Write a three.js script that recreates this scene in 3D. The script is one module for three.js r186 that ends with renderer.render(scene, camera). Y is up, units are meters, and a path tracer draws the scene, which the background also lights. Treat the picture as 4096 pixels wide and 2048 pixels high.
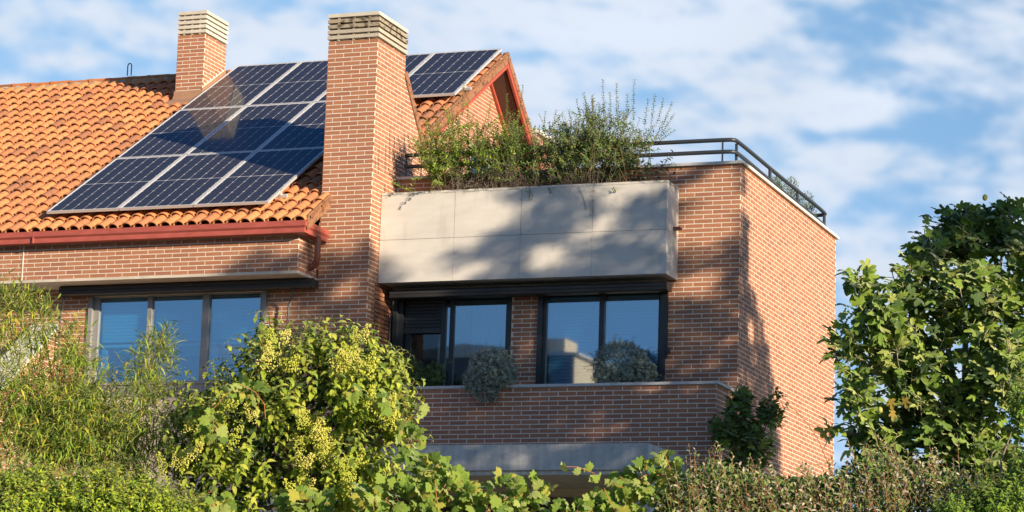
import * as THREE from 'three';
import { mergeGeometries } from 'three/addons/utils/BufferGeometryUtils.js';
import { ImprovedNoise } from 'three/addons/math/ImprovedNoise.js';

// ---------------------------------------------------------------- camera, sky, sun, exposure
const H = 9.2;                                    // the terrace wall top stands 9.2 m above the ground; heights below are relative to it
const V = (x, y, z) => new THREE.Vector3(x, y + H, z);
const scene = new THREE.Scene();
const camera = new THREE.PerspectiveCamera(11.0103, 2, 0.5, 2000);
camera.position.copy(V(9.277, -7.635, 32.883));
const YAW = -20.7344 * Math.PI / 180, PIT = 10.4925 * Math.PI / 180, ROLL = 1.828 * Math.PI / 180;
const FW = new THREE.Vector3(Math.sin(YAW) * Math.cos(PIT), Math.sin(PIT), -Math.cos(YAW) * Math.cos(PIT));
const R0 = new THREE.Vector3(Math.cos(YAW), 0, Math.sin(YAW)), U0 = R0.clone().cross(FW);
const RT = R0.clone().multiplyScalar(Math.cos(ROLL)).addScaledVector(U0, Math.sin(ROLL));
const UP = R0.clone().multiplyScalar(-Math.sin(ROLL)).addScaledVector(U0, Math.cos(ROLL));
camera.quaternion.setFromRotationMatrix(new THREE.Matrix4().makeBasis(RT, UP, FW.clone().negate()));
scene.add(camera);
const renderer = new THREE.WebGLRenderer({ antialias: true });
renderer.toneMapping = THREE.LinearToneMapping;
renderer.toneMappingExposure = 1.75;
renderer.shadowMap.enabled = true;

const AZ = 61 * Math.PI / 180, EL = 13.2 * Math.PI / 180;
const SUN = new THREE.Vector3(Math.sin(AZ) * Math.cos(EL), Math.sin(EL), Math.cos(AZ) * Math.cos(EL));
const sun = new THREE.DirectionalLight(new THREE.Color().setRGB(1, 0.82, 0.585), 5);
sun.position.copy(SUN).multiplyScalar(120).add(V(-3, 0, 0));
sun.target.position.copy(V(-3, 0, 0));
sun.castShadow = true;
Object.assign(sun.shadow.camera, { left: -40, right: 40, top: 30, bottom: -30, near: 1, far: 300 });
sun.shadow.mapSize.set(4096, 4096);
scene.add(sun, sun.target);

// a seeded random generator and noise
let seed = 12345;
const rnd = () => { seed |= 0; seed = seed + 0x6D2B79F5 | 0; let t = Math.imul(seed ^ seed >>> 15, 1 | seed); t = t + Math.imul(t ^ t >>> 7, 61 | t) ^ t; return ((t ^ t >>> 14) >>> 0) / 4294967296; };
const rr = (a, b) => a + (b - a) * rnd(), pick = (a) => a[Math.floor(rnd() * a.length)];
const gauss = () => (rnd() + rnd() + rnd() + rnd() - 2) * 0.9;
const perlin = new ImprovedNoise();
const fbm = (x, y, z, n = 4) => { let s = 0, a = 0.5; for (let i = 0; i < n; i++, a *= 0.5, x = x * 2.03 + 3.1, y = y * 2.03 + 1.7, z = z * 2.03 + 5.3) s += a * perlin.noise(x, y, z); return s; };
const smooth = THREE.MathUtils.smoothstep, lerp = THREE.MathUtils.lerp, clamp = THREE.MathUtils.clamp;

function makeSky() {
  const W = 4096, Hh = 2048, data = new Float32Array(W * Hh * 4);
  // banks and gaps of the thin cloud in view: azimuth and height of their middles in degrees, spans, weight
  const BANKS = [[-22.6, 13.2, 3.2, 1.6, 0.34], [-28.8, 15.9, 1.8, 0.8, 0.26], [-14.3, 12.6, 2.6, 2.4, 0.30], [-18.5, 15.2, 3.4, 1.0, 0.22], [-10.9, 10.6, 2.4, 1.2, 0.2], [-27.5, 14.5, 3.5, 0.4, 0.26], [-13.2, 15.6, 1.6, 0.8, -0.36], [-13.9, 11.3, 0.7, 0.5, -0.22], [-11.3, 13.4, 1.1, 0.8, -0.25], [-20.6, 15.1, 1.2, 0.4, -0.25], [-26.8, 13.9, 1.8, 0.4, -0.32], [-30.5, 13.6, 1.3, 0.5, -0.30], [-13.6, 9.6, 0.9, 0.35, -0.16], [-24.4, 15.9, 0.8, 0.5, -0.2]];
  for (let r = 0; r < Hh; r++) {
    const el = ((r + 0.5) / Hh - 0.5) * Math.PI, y = Math.sin(el), ce = Math.cos(el), eld = el * 57.29578;
    const t = Math.pow(Math.max(0, y), 1.5);
    for (let c = 0; c < W; c++) {
      const az = ((c + 0.5) / W - 0.5) * 2 * Math.PI, x = Math.cos(az) * ce, z = Math.sin(az) * ce, o = (r * W + c) * 4;
      if (y < -0.02) { data[o] = 0.10; data[o + 1] = 0.095; data[o + 2] = 0.08; data[o + 3] = 1; continue; }
      const cs = x * SUN.x + y * SUN.y + z * SUN.z, deep = (1 - cs * cs) * 0.55;      // clear sky is deepest a right angle away from the sun
      const f = clamp(t * 1.5 + Math.max(0, deep - 0.3) * 2.3, 0, 1), cr = lerp(0.255, 0.004, Math.pow(f, 0.8)), cg = lerp(0.40, 0.045, f), cb = lerp(0.60, 0.16, f);
      // high thin cloud in streaks, thicker on the side of the sky that the photograph looks at, clearing behind it and overhead
      const k = 1 / (y + 0.16), px = x * k * 1.15, pz = z * k * 1.15, wx = fbm(px * 1.7 + 9, pz * 1.7, 2.2, 3), wz = fbm(px * 1.7, pz * 1.7 + 4, 7.7, 3);
      const side = smooth(-z - 0.35 * x, -0.25, 0.55);
      let d = fbm(px * 2.1 + wx * 1.1, pz * 2.1 + wz * 1.1, 0.3, 4) * 0.85 + lerp(-0.62, 0.07, side) - smooth(y, 0.3, 0.62) * 0.6;
      if (d > -0.8) d += fbm(x * 24 + wx * 2.5, y * 62 + x * 8, z * 24 + wz * 2.5, 5) * 0.95 + fbm(x * 70 + wz * 3, y * 150 + x * 20, z * 70, 4) * 0.55;
      const azd = Math.atan2(x, -z) * 57.29578;
      if (z < 0 && azd > -36 && azd < -4) for (const [a, e, sa, se, w] of BANKS) { const q = ((azd - a) / sa) ** 2 + ((eld - e) / se) ** 2; if (q < 6) d += (w > 0 ? 0.7 : 0.5) * w * Math.exp(-q); }
      const a = smooth(d, -0.26, 0.46) * 0.95, cl = 0.96 + 0.10 * fbm(px * 5, pz * 5, 1.1, 3), glow = Math.pow(Math.max(0, cs), 6) * 0.2;
      data[o] = lerp(cr, 0.45 * cl, a) + glow; data[o + 1] = lerp(cg, 0.495 * cl, a) + glow * 0.85; data[o + 2] = lerp(cb, 0.565 * cl, a) + glow * 0.6; data[o + 3] = 1;
    }
  }
  const t = new THREE.DataTexture(data, W, Hh, THREE.RGBAFormat, THREE.FloatType);
  t.mapping = THREE.EquirectangularReflectionMapping; t.magFilter = t.minFilter = THREE.LinearFilter; t.wrapS = THREE.RepeatWrapping; t.needsUpdate = true;
  return t;
}
scene.background = scene.environment = makeSky();

// ---------------------------------------------------------------- helpers
const used = new Map();
function numbered(n) { const k = used.get(n) ?? 0; used.set(n, k + 1); return k ? n + '_' + String(k).padStart(3, '0') : n; }
function thing(name, label, category, base = [0, -H, 0], group) {
  const o = new THREE.Group(); o.name = numbered(name); o.position.copy(V(...base)); scene.add(o);
  o.userData = { label, category }; if (group) o.userData.group = group;
  return o;
}
function structure(o) { o.userData.kind = 'structure'; return o; }
const offsets = new Map();
function baseOf(p) { let q = p; while (q.parent && q.parent !== scene) q = q.parent; return q === scene ? new THREE.Vector3() : q.position; }
// geometry in world coordinates becomes a part of its thing
function part(name, geo, mat, parent = scene, kind) {
  const g = Array.isArray(geo) ? mergeGeometries(geo.map((x) => (x.index ? x.toNonIndexed() : x)).map((x) => { const n = new THREE.BufferGeometry(); for (const a of ['position', 'normal', 'uv']) if (x.attributes[a]) n.setAttribute(a, x.attributes[a]); return n; })) : geo;
  const b = baseOf(parent);
  if (parent !== scene) g.translate(-b.x, -b.y, -b.z);
  const m = new THREE.Mesh(g, mat); m.castShadow = m.receiveShadow = true;
  m.name = parent === scene ? numbered(name) : name; parent.add(m);
  if (kind) m.userData.kind = kind;
  return m;
}
const box = (x0, x1, y0, y1, z0, z1) => {
  const w = x1 - x0, h = y1 - y0, d = z1 - z0, g = new THREE.BoxGeometry(w, h, d).translate((x0 + x1) / 2, (y0 + y1) / 2 + H, (z0 + z1) / 2), p = g.attributes.position, n = g.attributes.normal, uv = g.attributes.uv;
  for (let i = 0; i < p.count; i++) { const ax = Math.abs(n.getX(i)), ay = Math.abs(n.getY(i)); uv.setXY(i, ax > 0.5 ? p.getZ(i) : p.getX(i), ay > 0.5 ? p.getZ(i) : p.getY(i)); }
  return g;
};
function tube(pts, r, seg = 8, radial = 8, closed = false) { const c = pts.length === 2 ? new THREE.LineCurve3(pts[0], pts[1]) : new THREE.CatmullRomCurve3(pts, closed, 'centripetal'); return new THREE.TubeGeometry(c, pts.length === 2 ? 1 : seg, r, radial, closed); }
// tapered limb between two points
function limb(a, b, ra, rb, n = 6) {
  const d = b.clone().sub(a), l = d.length(), g = new THREE.CylinderGeometry(rb, ra, l, n, 1, true).translate(0, l / 2, 0);
  return g.applyQuaternion(new THREE.Quaternion().setFromUnitVectors(new THREE.Vector3(0, 1, 0), d.normalize())).translate(a.x, a.y, a.z);
}
// polygon in the plane of u and v through o, thickness t along -n
function prism(pts, map, t) {
  const s = new THREE.Shape(pts.map((p) => new THREE.Vector2(...p))), g = new THREE.ExtrudeGeometry(s, { depth: t, bevelEnabled: false });
  const p = g.attributes.position; for (let i = 0; i < p.count; i++) { const q = map(p.getX(i), p.getY(i), p.getZ(i)); p.setXYZ(i, q.x, q.y, q.z); }
  g.computeVertexNormals(); return g;
}
// pixel of a point in the 4096 x 2048 photograph, for choosing which pieces show largest
const CP = camera.position;
function project(p) { const x = p.x - CP.x, y = p.y - CP.y, z = p.z - CP.z, w = x * FW.x + y * FW.y + z * FW.z, f = 10624.6; return [2048 + f * (x * RT.x + y * RT.y + z * RT.z) / w, 1024 - f * (x * UP.x + y * UP.y + z * UP.z) / w, w]; }
// a point at a pixel and a depth along the view axis, in metres
function at(px, py, d) { return CP.clone().addScaledVector(FW, d).addScaledVector(RT, (px - 2048) * d / 10624.6).addScaledVector(UP, (1024 - py) * d / 10624.6); }

// ---------------------------------------------------------------- textures and materials
function tex(w, h, fn, rep = [1, 1], srgb = false) {
  const d = new Uint8Array(w * h * 4);
  for (let j = 0; j < h; j++) for (let i = 0; i < w; i++) { const c = fn(i / w, j / h), o = (j * w + i) * 4; for (let k = 0; k < 3; k++) d[o + k] = clamp((c.length ? c[k] : c) * 255, 0, 255); d[o + 3] = 255; }
  const t = new THREE.DataTexture(d, w, h); t.wrapS = t.wrapT = THREE.RepeatWrapping; t.magFilter = t.minFilter = THREE.LinearFilter; t.repeat.set(...rep); if (srgb) t.colorSpace = THREE.SRGBColorSpace; t.needsUpdate = true;
  return t;
}
// noise that wraps: sampled on a torus
const wrap = (u, v, k, s, n = 4) => { const a = u * 6.28318, b = v * 6.28318; return fbm(Math.cos(a) * k + s, Math.sin(a) * k + Math.cos(b) * k * 1.31, Math.sin(b) * k * 1.31 + s * 0.7, n); };
const mottle = tex(256, 256, (u, v) => 0.86 + 0.30 * wrap(u, v, 1.2, 3, 5) + 0.10 * (rnd() - 0.5), [1 / 1.3, 1 / 1.3]);
const grain = tex(256, 256, (u, v) => 0.88 + 0.16 * wrap(u, v, 3, 8, 4) + 0.16 * (rnd() - 0.5), [1, 1]);
const bumpy = tex(256, 256, (u, v) => 0.5 + 0.5 * wrap(u, v, 5, 5, 4) + 0.18 * (rnd() - 0.5), [2.2, 2.2]);
// board-marked concrete: faint level streaks, pores, drip stains
const concreteMap = tex(1024, 512, (u, v) => {
  const m = 0.90 + 0.20 * wrap(u, v, 0.9, 2, 5) + 0.08 * wrap(u * 0.25, v, 4, 6, 3), pore = rnd() < 0.0022 ? 0.62 : 1, streak = 1 - 0.12 * smooth(wrap(u, v * 0.12, 2.6, 9, 4), 0.08, 0.40);
  // moss and drip stains that start at the joints and at the top edge
  const h = ((v < 0.6 ? v + 1 : v) - 0.835) / 0.619, n = wrap(u, v, 6, 3, 4), n2 = wrap(u, v * 0.3, 9, 1, 3); let dirt = 0;
  for (const [x, w, s, e] of [[0.5459, 0.010, 0.75, 0.30], [0.3012, 0.008, 0.30, 0.55], [0.0695, 0.006, 0.15, 0.6], [0.61, 0.05, 0.22, 0.55], [0.43, 0.09, 0.20, 0.75], [0.79, 0.02, 0.2, 0.7]]) dirt = Math.max(dirt, s * Math.exp(-(((u - x + n * 0.006) / w) ** 2)) * smooth(h + n2 * 0.5, e, 1.0) * clamp(0.6 + n * 1.4, 0, 1));
  dirt = Math.max(dirt, 0.55 * smooth(h, 0.94, 1.0) * smooth(n + 0.25 * Math.sin(u * 9), 0.05, 0.3));
  const s = (m + 0.05 * (rnd() - 0.5)) * pore * streak; return [s * (1 - dirt), s * 0.997 * (1 - dirt * 0.97), s * 0.99 * (1 - dirt)];
}, [1 / 4.1, 1 / 2.0]);
const beamMap = tex(512, 256, (u, v) => { const st = wrap(u, v * 0.06, 5, 4, 4), p = rnd() < 0.012 ? 0.55 : 1, s = (0.88 + 0.30 * st + 0.14 * wrap(u, v, 2, 7, 4) + 0.07 * (rnd() - 0.5)) * p; return [s, s, s]; }, [1 / 2.2, 1 / 1.1]);
const M = {};
const std = (name, rgb, rough = 0.85, extra = {}) => { const m = new THREE.MeshStandardMaterial({ color: new THREE.Color().setRGB(...rgb), roughness: rough, side: THREE.DoubleSide, ...extra }); m.name = name; return (M[name] = m); };
const phy = (name, rgb, rough, extra) => { const m = new THREE.MeshPhysicalMaterial({ color: new THREE.Color().setRGB(...rgb), roughness: rough, side: THREE.DoubleSide, ...extra }); m.name = name; return (M[name] = m); };
std('mortar', [0.76, 0.69, 0.59], 0.95, { map: grain, bumpMap: bumpy, bumpScale: 0.003 });
const BRICK = [[0.42, 0.180, 0.098], [0.385, 0.164, 0.092], [0.45, 0.200, 0.112], [0.40, 0.170, 0.090], [0.365, 0.155, 0.094], [0.435, 0.192, 0.106]];
const brickMats = BRICK.map((c, i) => std('brick_' + i, c, 0.82, { map: grain, bumpMap: bumpy, bumpScale: 0.002 }));
const brickTint = std('brick_tinted', [1, 1, 1], 0.82, { map: grain, vertexColors: true });
std('concrete', [0.65, 0.625, 0.59], 0.9, { map: concreteMap, bumpMap: bumpy, bumpScale: 0.0015 });
std('beam', [0.54, 0.545, 0.545], 0.92, { map: beamMap, bumpMap: bumpy, bumpScale: 0.004 });
std('coping', [0.56, 0.56, 0.55], 0.7, { map: grain });
std('plaster', [0.62, 0.55, 0.47], 0.92, { map: mottle });
std('white_paint', [0.78, 0.75, 0.70], 0.8, { map: mottle });
std('soffit', [0.42, 0.37, 0.31], 0.9, { map: mottle });
std('red_metal', [0.43, 0.10, 0.075], 0.5, { map: mottle });
std('red_wood', [0.46, 0.09, 0.055], 0.6, { map: grain });
std('pipe', [0.28, 0.095, 0.06], 0.5, { map: mottle });
std('rail', [0.050, 0.058, 0.066], 0.42, { metalness: 0.3 });
std('dark_frame', [0.030, 0.036, 0.042], 0.4, { metalness: 0.2 });
std('grey_frame', [0.27, 0.27, 0.275], 0.45, { metalness: 0.15 });
std('awning_box', [0.035, 0.033, 0.032], 0.45, { metalness: 0.2 });
std('alu', [0.60, 0.60, 0.61], 0.42, { metalness: 0.35 });
std('dark', [0.02, 0.02, 0.022], 0.9);
std('interior', [0.18, 0.175, 0.17], 0.9);
std('shutter', [0.66, 0.67, 0.68], 0.6);
std('dark_shutter', [0.035, 0.045, 0.055], 0.5);
std('curtain', [0.55, 0.52, 0.47], 0.95);
std('soil', [0.06, 0.045, 0.03], 1);
std('cap_stone', [0.50, 0.45, 0.37], 0.95, { map: mottle, bumpMap: bumpy, bumpScale: 0.004 });
std('clean_stone', [0.62, 0.58, 0.50], 0.92, { map: mottle });
std('stained_stone', [0.36, 0.31, 0.24], 0.95, { map: tex(512, 128, (u, v) => { const k = smooth(wrap(u, v * 0.4, 1.6, 4, 5), -0.05, 0.30); return [lerp(0.95, 0.22, k), lerp(0.93, 0.21, k), lerp(0.90, 0.20, k)].map((c) => c + 0.12 * (rnd() - 0.5)); }, [0.9, 2.6]), bumpMap: bumpy, bumpScale: 0.004 });
std('flashing', [0.42, 0.24, 0.15], 0.8, { map: mottle });
std('ridge_mortar', [0.50, 0.45, 0.36], 0.95, { map: tex(256, 256, (u, v) => { const k = wrap(u, v, 1.8, 6, 5), m = smooth(k, 0.06, 0.30); return [lerp(1, 0.33, m), lerp(0.98, 0.33, m), lerp(0.92, 0.22, m)]; }, [1.1, 1.1]), bumpMap: bumpy, bumpScale: 0.01 });
const tileMap = tex(512, 512, (u, v) => { const a = wrap(u, v, 1.1, 1, 5), b = smooth(wrap(u, v, 2.0, 7, 5), 0.16, 0.40), s = 0.96 + 0.34 * a + 0.07 * (rnd() - 0.5); return [s * lerp(1, 0.62, b), s * lerp(1, 0.60, b), s * lerp(1, 0.66, b)]; }, [1.6, 1.6]);
const TILE = [[0.570, 0.231, 0.090], [0.540, 0.213, 0.086], [0.610, 0.252, 0.103], [0.510, 0.204, 0.086], [0.580, 0.239, 0.095], [0.480, 0.187, 0.084], [0.330, 0.144, 0.076]];
const tileMats = TILE.map((c, i) => std('clay_' + i, c, 0.86, { map: tileMap, bumpMap: bumpy, bumpScale: 0.003 }));
const tileTint = std('clay_tinted', [1, 1, 1], 0.86, { map: tileMap, vertexColors: true });
const oldTile = std('clay_old', [0.30, 0.145, 0.080], 0.9, { map: tex(256, 256, (u, v) => { const b = smooth(wrap(u, v, 1.9, 2, 5), -0.02, 0.30); return [lerp(1.05, 0.38, b), lerp(1, 0.42, b), lerp(0.95, 0.50, b)]; }, [1.2, 1.2]), bumpMap: bumpy, bumpScale: 0.006 });
phy('glass', [0.48, 0.80, 0.95], 0.02, { transmission: 1, thickness: 0, ior: 3.7, specularIntensity: 1 });
phy('solar_cell', [0.042, 0.046, 0.066], 0.6, { clearcoat: 0.5, clearcoatRoughness: 0.07, map: tex(512, 512, (u, v) => { const bus = Math.abs(((u * 10) % 1) - 0.5) < 0.06 ? 1.28 : 1, cut = Math.abs(((v * 10) % 1) - 0.5) > 0.475 ? 1.5 : 1; const s = 0.6 * bus * cut + 0.05 * (rnd() - 0.5); return [s, s, s]; }, [1, 1]) });
phy('solar_back', [0.62, 0.63, 0.65], 0.5, { clearcoat: 0.5, clearcoatRoughness: 0.07 });

// ---------------------------------------------------------------- bricks
const C = 0.06009;                                  // one course
const unitBrick = (() => {                           // four variants: a front, two ends, top and bottom; the face is at z = 0
  const out = [];
  for (let k = 0; k < 4; k++) { const g = new THREE.BoxGeometry(1, 1, 1).translate(0.5, 0.5, -0.5), uv = g.attributes.uv; for (let i = 0; i < uv.count; i++) uv.setXY(i, uv.getX(i) * 0.5 + k * 0.23, uv.getY(i) * 0.13 + k * 0.31); out.push(g); }
  return out;
})();
function merged(geo, mats, cols) {
  const gs = mats.map((m, i) => { const g = geo[i % geo.length].clone().applyMatrix4(m), n = g.attributes.position.count, a = new Float32Array(n * 3); for (let k = 0; k < n; k++) a.set(cols[i], k * 3); g.setAttribute('color', new THREE.BufferAttribute(a, 3)); return g; });
  return mergeGeometries(gs);
}
// a skin of bricks: o = top corner, u = along the courses, n = out of the wall; rows(k) gives the stretches [u0, u1] of course k that are wall
function brickSkin(parent, o, u, n, count, rows, { shift = 0, depth = 0.03, most = 300, gap = 0.0065, seen = () => true } = {}) {
  const v = new THREE.Vector3(0, 1, 0), items = [], root = baseOf(parent);
  const basis = new THREE.Matrix4().makeBasis(u, v, n); if (basis.determinant() < 0) basis.makeBasis(u.clone().negate(), v, n);
  const flip = new THREE.Matrix4().makeBasis(u, v, n).determinant() < 0;
  for (let k = 0; k < count; k++) for (const [a, b] of rows(k)) {
    const ph = ((k % 2 ? 0.125 : 0) + shift) % 0.25;
    for (let s = Math.floor((a - ph) / 0.25) * 0.25 + ph; s < b; s += 0.25) {
      const x0 = Math.max(a, s + gap), x1 = Math.min(b, s + 0.25 - gap); if (x1 - x0 < 0.02) continue;
      const j = gauss() * 0.0008, wob = gauss() * 0.0006, p = o.clone().addScaledVector(u, (flip ? x1 : x0) + gauss() * 0.001).addScaledVector(n, wob - 0.0025); p.y -= (k + 1) * C - 0.0060 + j;
      const m = basis.clone().scale(new THREE.Vector3(x1 - x0, C - 0.0122, depth)).setPosition(p);
      const c = o.clone().addScaledVector(u, (x0 + x1) / 2); c.y -= (k + 0.5) * C;
      const q = project(c), inside = q[0] > -20 && q[0] < 4116 && q[1] > -20 && q[1] < 2060 && seen(q[0], q[1]);
      items.push({ m, q, ok: inside, size: inside ? (x1 - x0) / q[2] + 1 : 0, tone: Math.floor(rnd() * 6) });
    }
  }
  items.sort((a, b) => b.size - a.size);
  const rest = [];
  items.forEach((it, i) => {
    if (i < most && it.ok) {
      const m = new THREE.Mesh(unitBrick[i % 4], brickMats[it.tone]); m.name = 'brick'; m.castShadow = m.receiveShadow = true;
      it.m.decompose(m.position, m.quaternion, m.scale); m.position.sub(root); parent.add(m);
    } else rest.push(it);
  });
  if (rest.length) {
    const g = merged(unitBrick, rest.map((r) => r.m), rest.map((r) => { const f = rr(0.94, 1.06); return BRICK[r.tone].map((c) => c * f); })); g.translate(-root.x, -root.y, -root.z);
    const m = new THREE.Mesh(g, brickTint); m.name = 'brickwork'; m.userData.kind = 'stuff'; m.castShadow = m.receiveShadow = true; parent.add(m);
  }
}
const X1 = new THREE.Vector3(1, 0, 0), Z1 = new THREE.Vector3(0, 0, 1), ZM = new THREE.Vector3(0, 0, -1);

// ---------------------------------------------------------------- the ground
structure(part('ground', new THREE.CircleGeometry(600, 64).rotateX(-Math.PI / 2), std('ground', [0.055, 0.07, 0.03], 1, { map: mottle })));

// ---------------------------------------------------------------- the house
const house = thing('house', 'brown brick house with tiled roof, two chimneys, roof terrace and blue windows', 'house', [-5, -H, -2]);
const TH = 32.18 * Math.PI / 180, tanT = Math.tan(TH);
const roofY = (z) => 2.9 - tanT * (z + 4.33);
const ZC = 0.856, ZB = 1.455, XC = -4.894, XL = -15;

// right block: front wall, side wall
{
  const w = part('front_wall', [box(XC, -0.005, -0.30, 0, -0.25, -0.005), box(-0.983, -0.005, -H, -0.30, -0.25, -0.005), box(-3.15, -2.772, -3.6, -1.65, -0.25, -0.005), box(XC, -0.983, -1.65, -0.30, -0.25, -0.005), box(XC, -0.983, -4.35, -3.6, -0.25, -0.005)], M.mortar, house);
  brickSkin(w, V(0, 0, 0), X1.clone().negate(), Z1, 84, (k) => { const y = -(k + 0.5) * C; return y > -0.31 ? [[0, 4.89]] : y > -1.62 ? [[0, 0.99]] : y > -3.3 ? [[0, 0.978], [2.777, 3.145]] : [[0, 0.978]]; }, { shift: 0.125, most: 300, seen: (x, y) => y < 1560 });
  const s = part('side_wall', [box(-0.25, -0.005, -H, 0, -5.28, -0.25), box(XC, -0.25, -H, -0.8, -5.28, -5.05)], M.mortar, house);
  brickSkin(s, V(0, 0, 0), ZM, X1, 92, () => [[0.031, 5.28]], { most: 300, gap: 0.0105, seen: (x, y) => y < 1850 });
  part('terrace_floor', box(XC, -0.25, -0.95, -0.8, -5.05, -0.25), M.soffit, house);
  part('coping', [box(XC, 0.024, -0.002, 0.036, -0.28, 0.038), box(-0.28, 0.038, -0.0025, 0.0355, -5.32, 0.0385 - 0.02)], M.coping, house);
  part('coping', box(-0.285, 0.040, -0.003, 0.037, -5.32, -0.281), M.white_paint, house);
  // porch under the balcony
  part('porch_wall', [box(XC - 0.3, -0.983, -H, -4.35, -4.2, -4.0), box(XC - 0.3, XC - 0.1, -H, -4.35, -4.0, 0.3), box(-1.2, -0.99, -H, -4.35, -4.0, -0.26), box(XC, -0.99, -4.42, -4.351, -4.0, -0.26)], M.interior, house);
}
// balcony parapet and the concrete beam below it
{
  const zp = 0.742, xp = -0.068;
  const w = part('balcony_parapet', [box(XC + 0.002, -0.6, -4.1, -3.02, zp - 0.2, zp - 0.005), box(-0.6, xp - 0.005, -H, -3.02, zp - 0.2, zp - 0.005), box(xp - 0.2, xp - 0.005, -H, -3.02, 0.002, zp - 0.2), box(XC + 0.002, xp - 0.2, -4.1, -3.95, 0.002, zp - 0.2)], M.mortar, house);
  brickSkin(w, V(xp, -3.02, zp), X1.clone().negate(), Z1, 30, (k) => (k < 17 ? [[0, 4.82]] : [[0, 0.53]]), { shift: 0, most: 300, seen: (x, y) => x > 1600 && y < 1880 });
  brickSkin(w, V(xp, -3.02, zp), ZM, X1, 34, () => [[0.031, 0.735]], { shift: 0.1, most: 60 });
  part('coping', [box(XC + 0.003, xp + 0.03, -3.018, -2.982, zp - 0.24, zp + 0.03), box(xp - 0.24, xp + 0.03, -3.018, -2.982, 0.003, zp - 0.24)], M.coping, house);
  part('concrete_beam', [box(-4.6, -0.39, -4.29, -3.973, 0.75, 2.5), box(-4.6, -0.40, -4.345, -4.291, 0.8, 2.46)], M.beam, house);
  part('concrete_pillar', box(-0.95, -0.5, -H, -4.346, 1.6, 2.05), M.beam, house);
}
// concrete planter box along the terrace edge, built of slabs with open joints
{
  const z = 0.522, x0 = XC + 0.004, x1 = -0.84, xs = [x0, -3.815, -2.865, -1.862, x1], yt = -0.292, ym = -0.945, yb = -1.53;
  const p = part('planter_box', [box(x0, x1 - 0.02, yb + 0.002, yt - 0.10, z - 0.12, z - 0.018), box(x1 - 0.12, x1 - 0.02, yb + 0.003, yt - 0.10, 0.004, z - 0.12), box(x0, x1 - 0.12, yb + 0.01, yb + 0.1, 0.004, z - 0.12)], M.beam, house);
  for (let i = 0; i < 4; i++) {
    part('concrete_panel', box(xs[i] + (i ? 0.003 : 0), xs[i + 1] - (i < 3 ? 0.003 : 0), ym + 0.003, yt - 0.034, z - 0.018, z), M.concrete, p);
    part('concrete_panel', box(xs[i] + (i ? 0.0015 : 0), xs[i + 1] - (i < 3 ? 0.0015 : 0), yb, ym - 0.002, z - 0.018, z), M.concrete, p);
  }
  part('concrete_panel', box(x1 - 0.018, x1 - 0.0005, ym + 0.002, yt - 0.034, 0.004, z - 0.0185), M.concrete, p);
  part('concrete_panel', box(x1 - 0.018, x1 - 0.0005, yb, ym - 0.002, 0.004, z - 0.0185), M.concrete, p);
  part('cap_strip', [box(x0, x1 + 0.004, yt - 0.031, yt, z - 0.12, z + 0.003), box(x1 - 0.12, x1 + 0.004, yt - 0.031, yt, 0.004, z - 0.12)], M.concrete, p);
  part('soil', box(x0, x1 - 0.02, yt - 0.12, yt - 0.07, 0.004, z - 0.02), M.soil, p);
  part('spout', [box(x1, x1 + 0.10, -0.90, -0.893, 0.16, 0.24), box(x1, x1 + 0.10, -0.90, -0.86, 0.157, 0.16), box(x1, x1 + 0.10, -0.90, -0.86, 0.24, 0.243)], M.pipe, p);
}
// left part: wall under the eaves and the big chimney in one plane
const bigStack = part('chimney', [box(-5.625, XC - 0.005, -1.51, 1.79, -0.134, ZC - 0.005), prism([[-0.134, 1.46], [-0.95, 0.5], [-0.95, -0.8], [-0.134, -0.8]], (z, y, t) => V(XC - 0.005 - t, y, z), 0.4)], M.mortar, house);
brickSkin(bigStack, V(XC, 1.795, ZC), X1.clone().negate(), Z1, 55, (k) => (1.795 - k * C > -0.3 ? [[0, 0.736]] : [[0, 0.757]]), { shift: 0.125, most: 250 });
brickSkin(bigStack, V(XC, 1.795, ZC), ZM, X1, 80, (k) => { const y = 1.795 - (k + 0.5) * C; return y > 1.44 ? [[0.031, 0.99]] : y > 0.5 ? [[0.031, 0.856 + 0.155 + (1.44 - y) * 0.835]] : y > 0 ? [[0.031, 1.8]] : [[0.031, 0.853]]; }, { most: 300, seen: (x, y) => y < 1500 });
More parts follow.
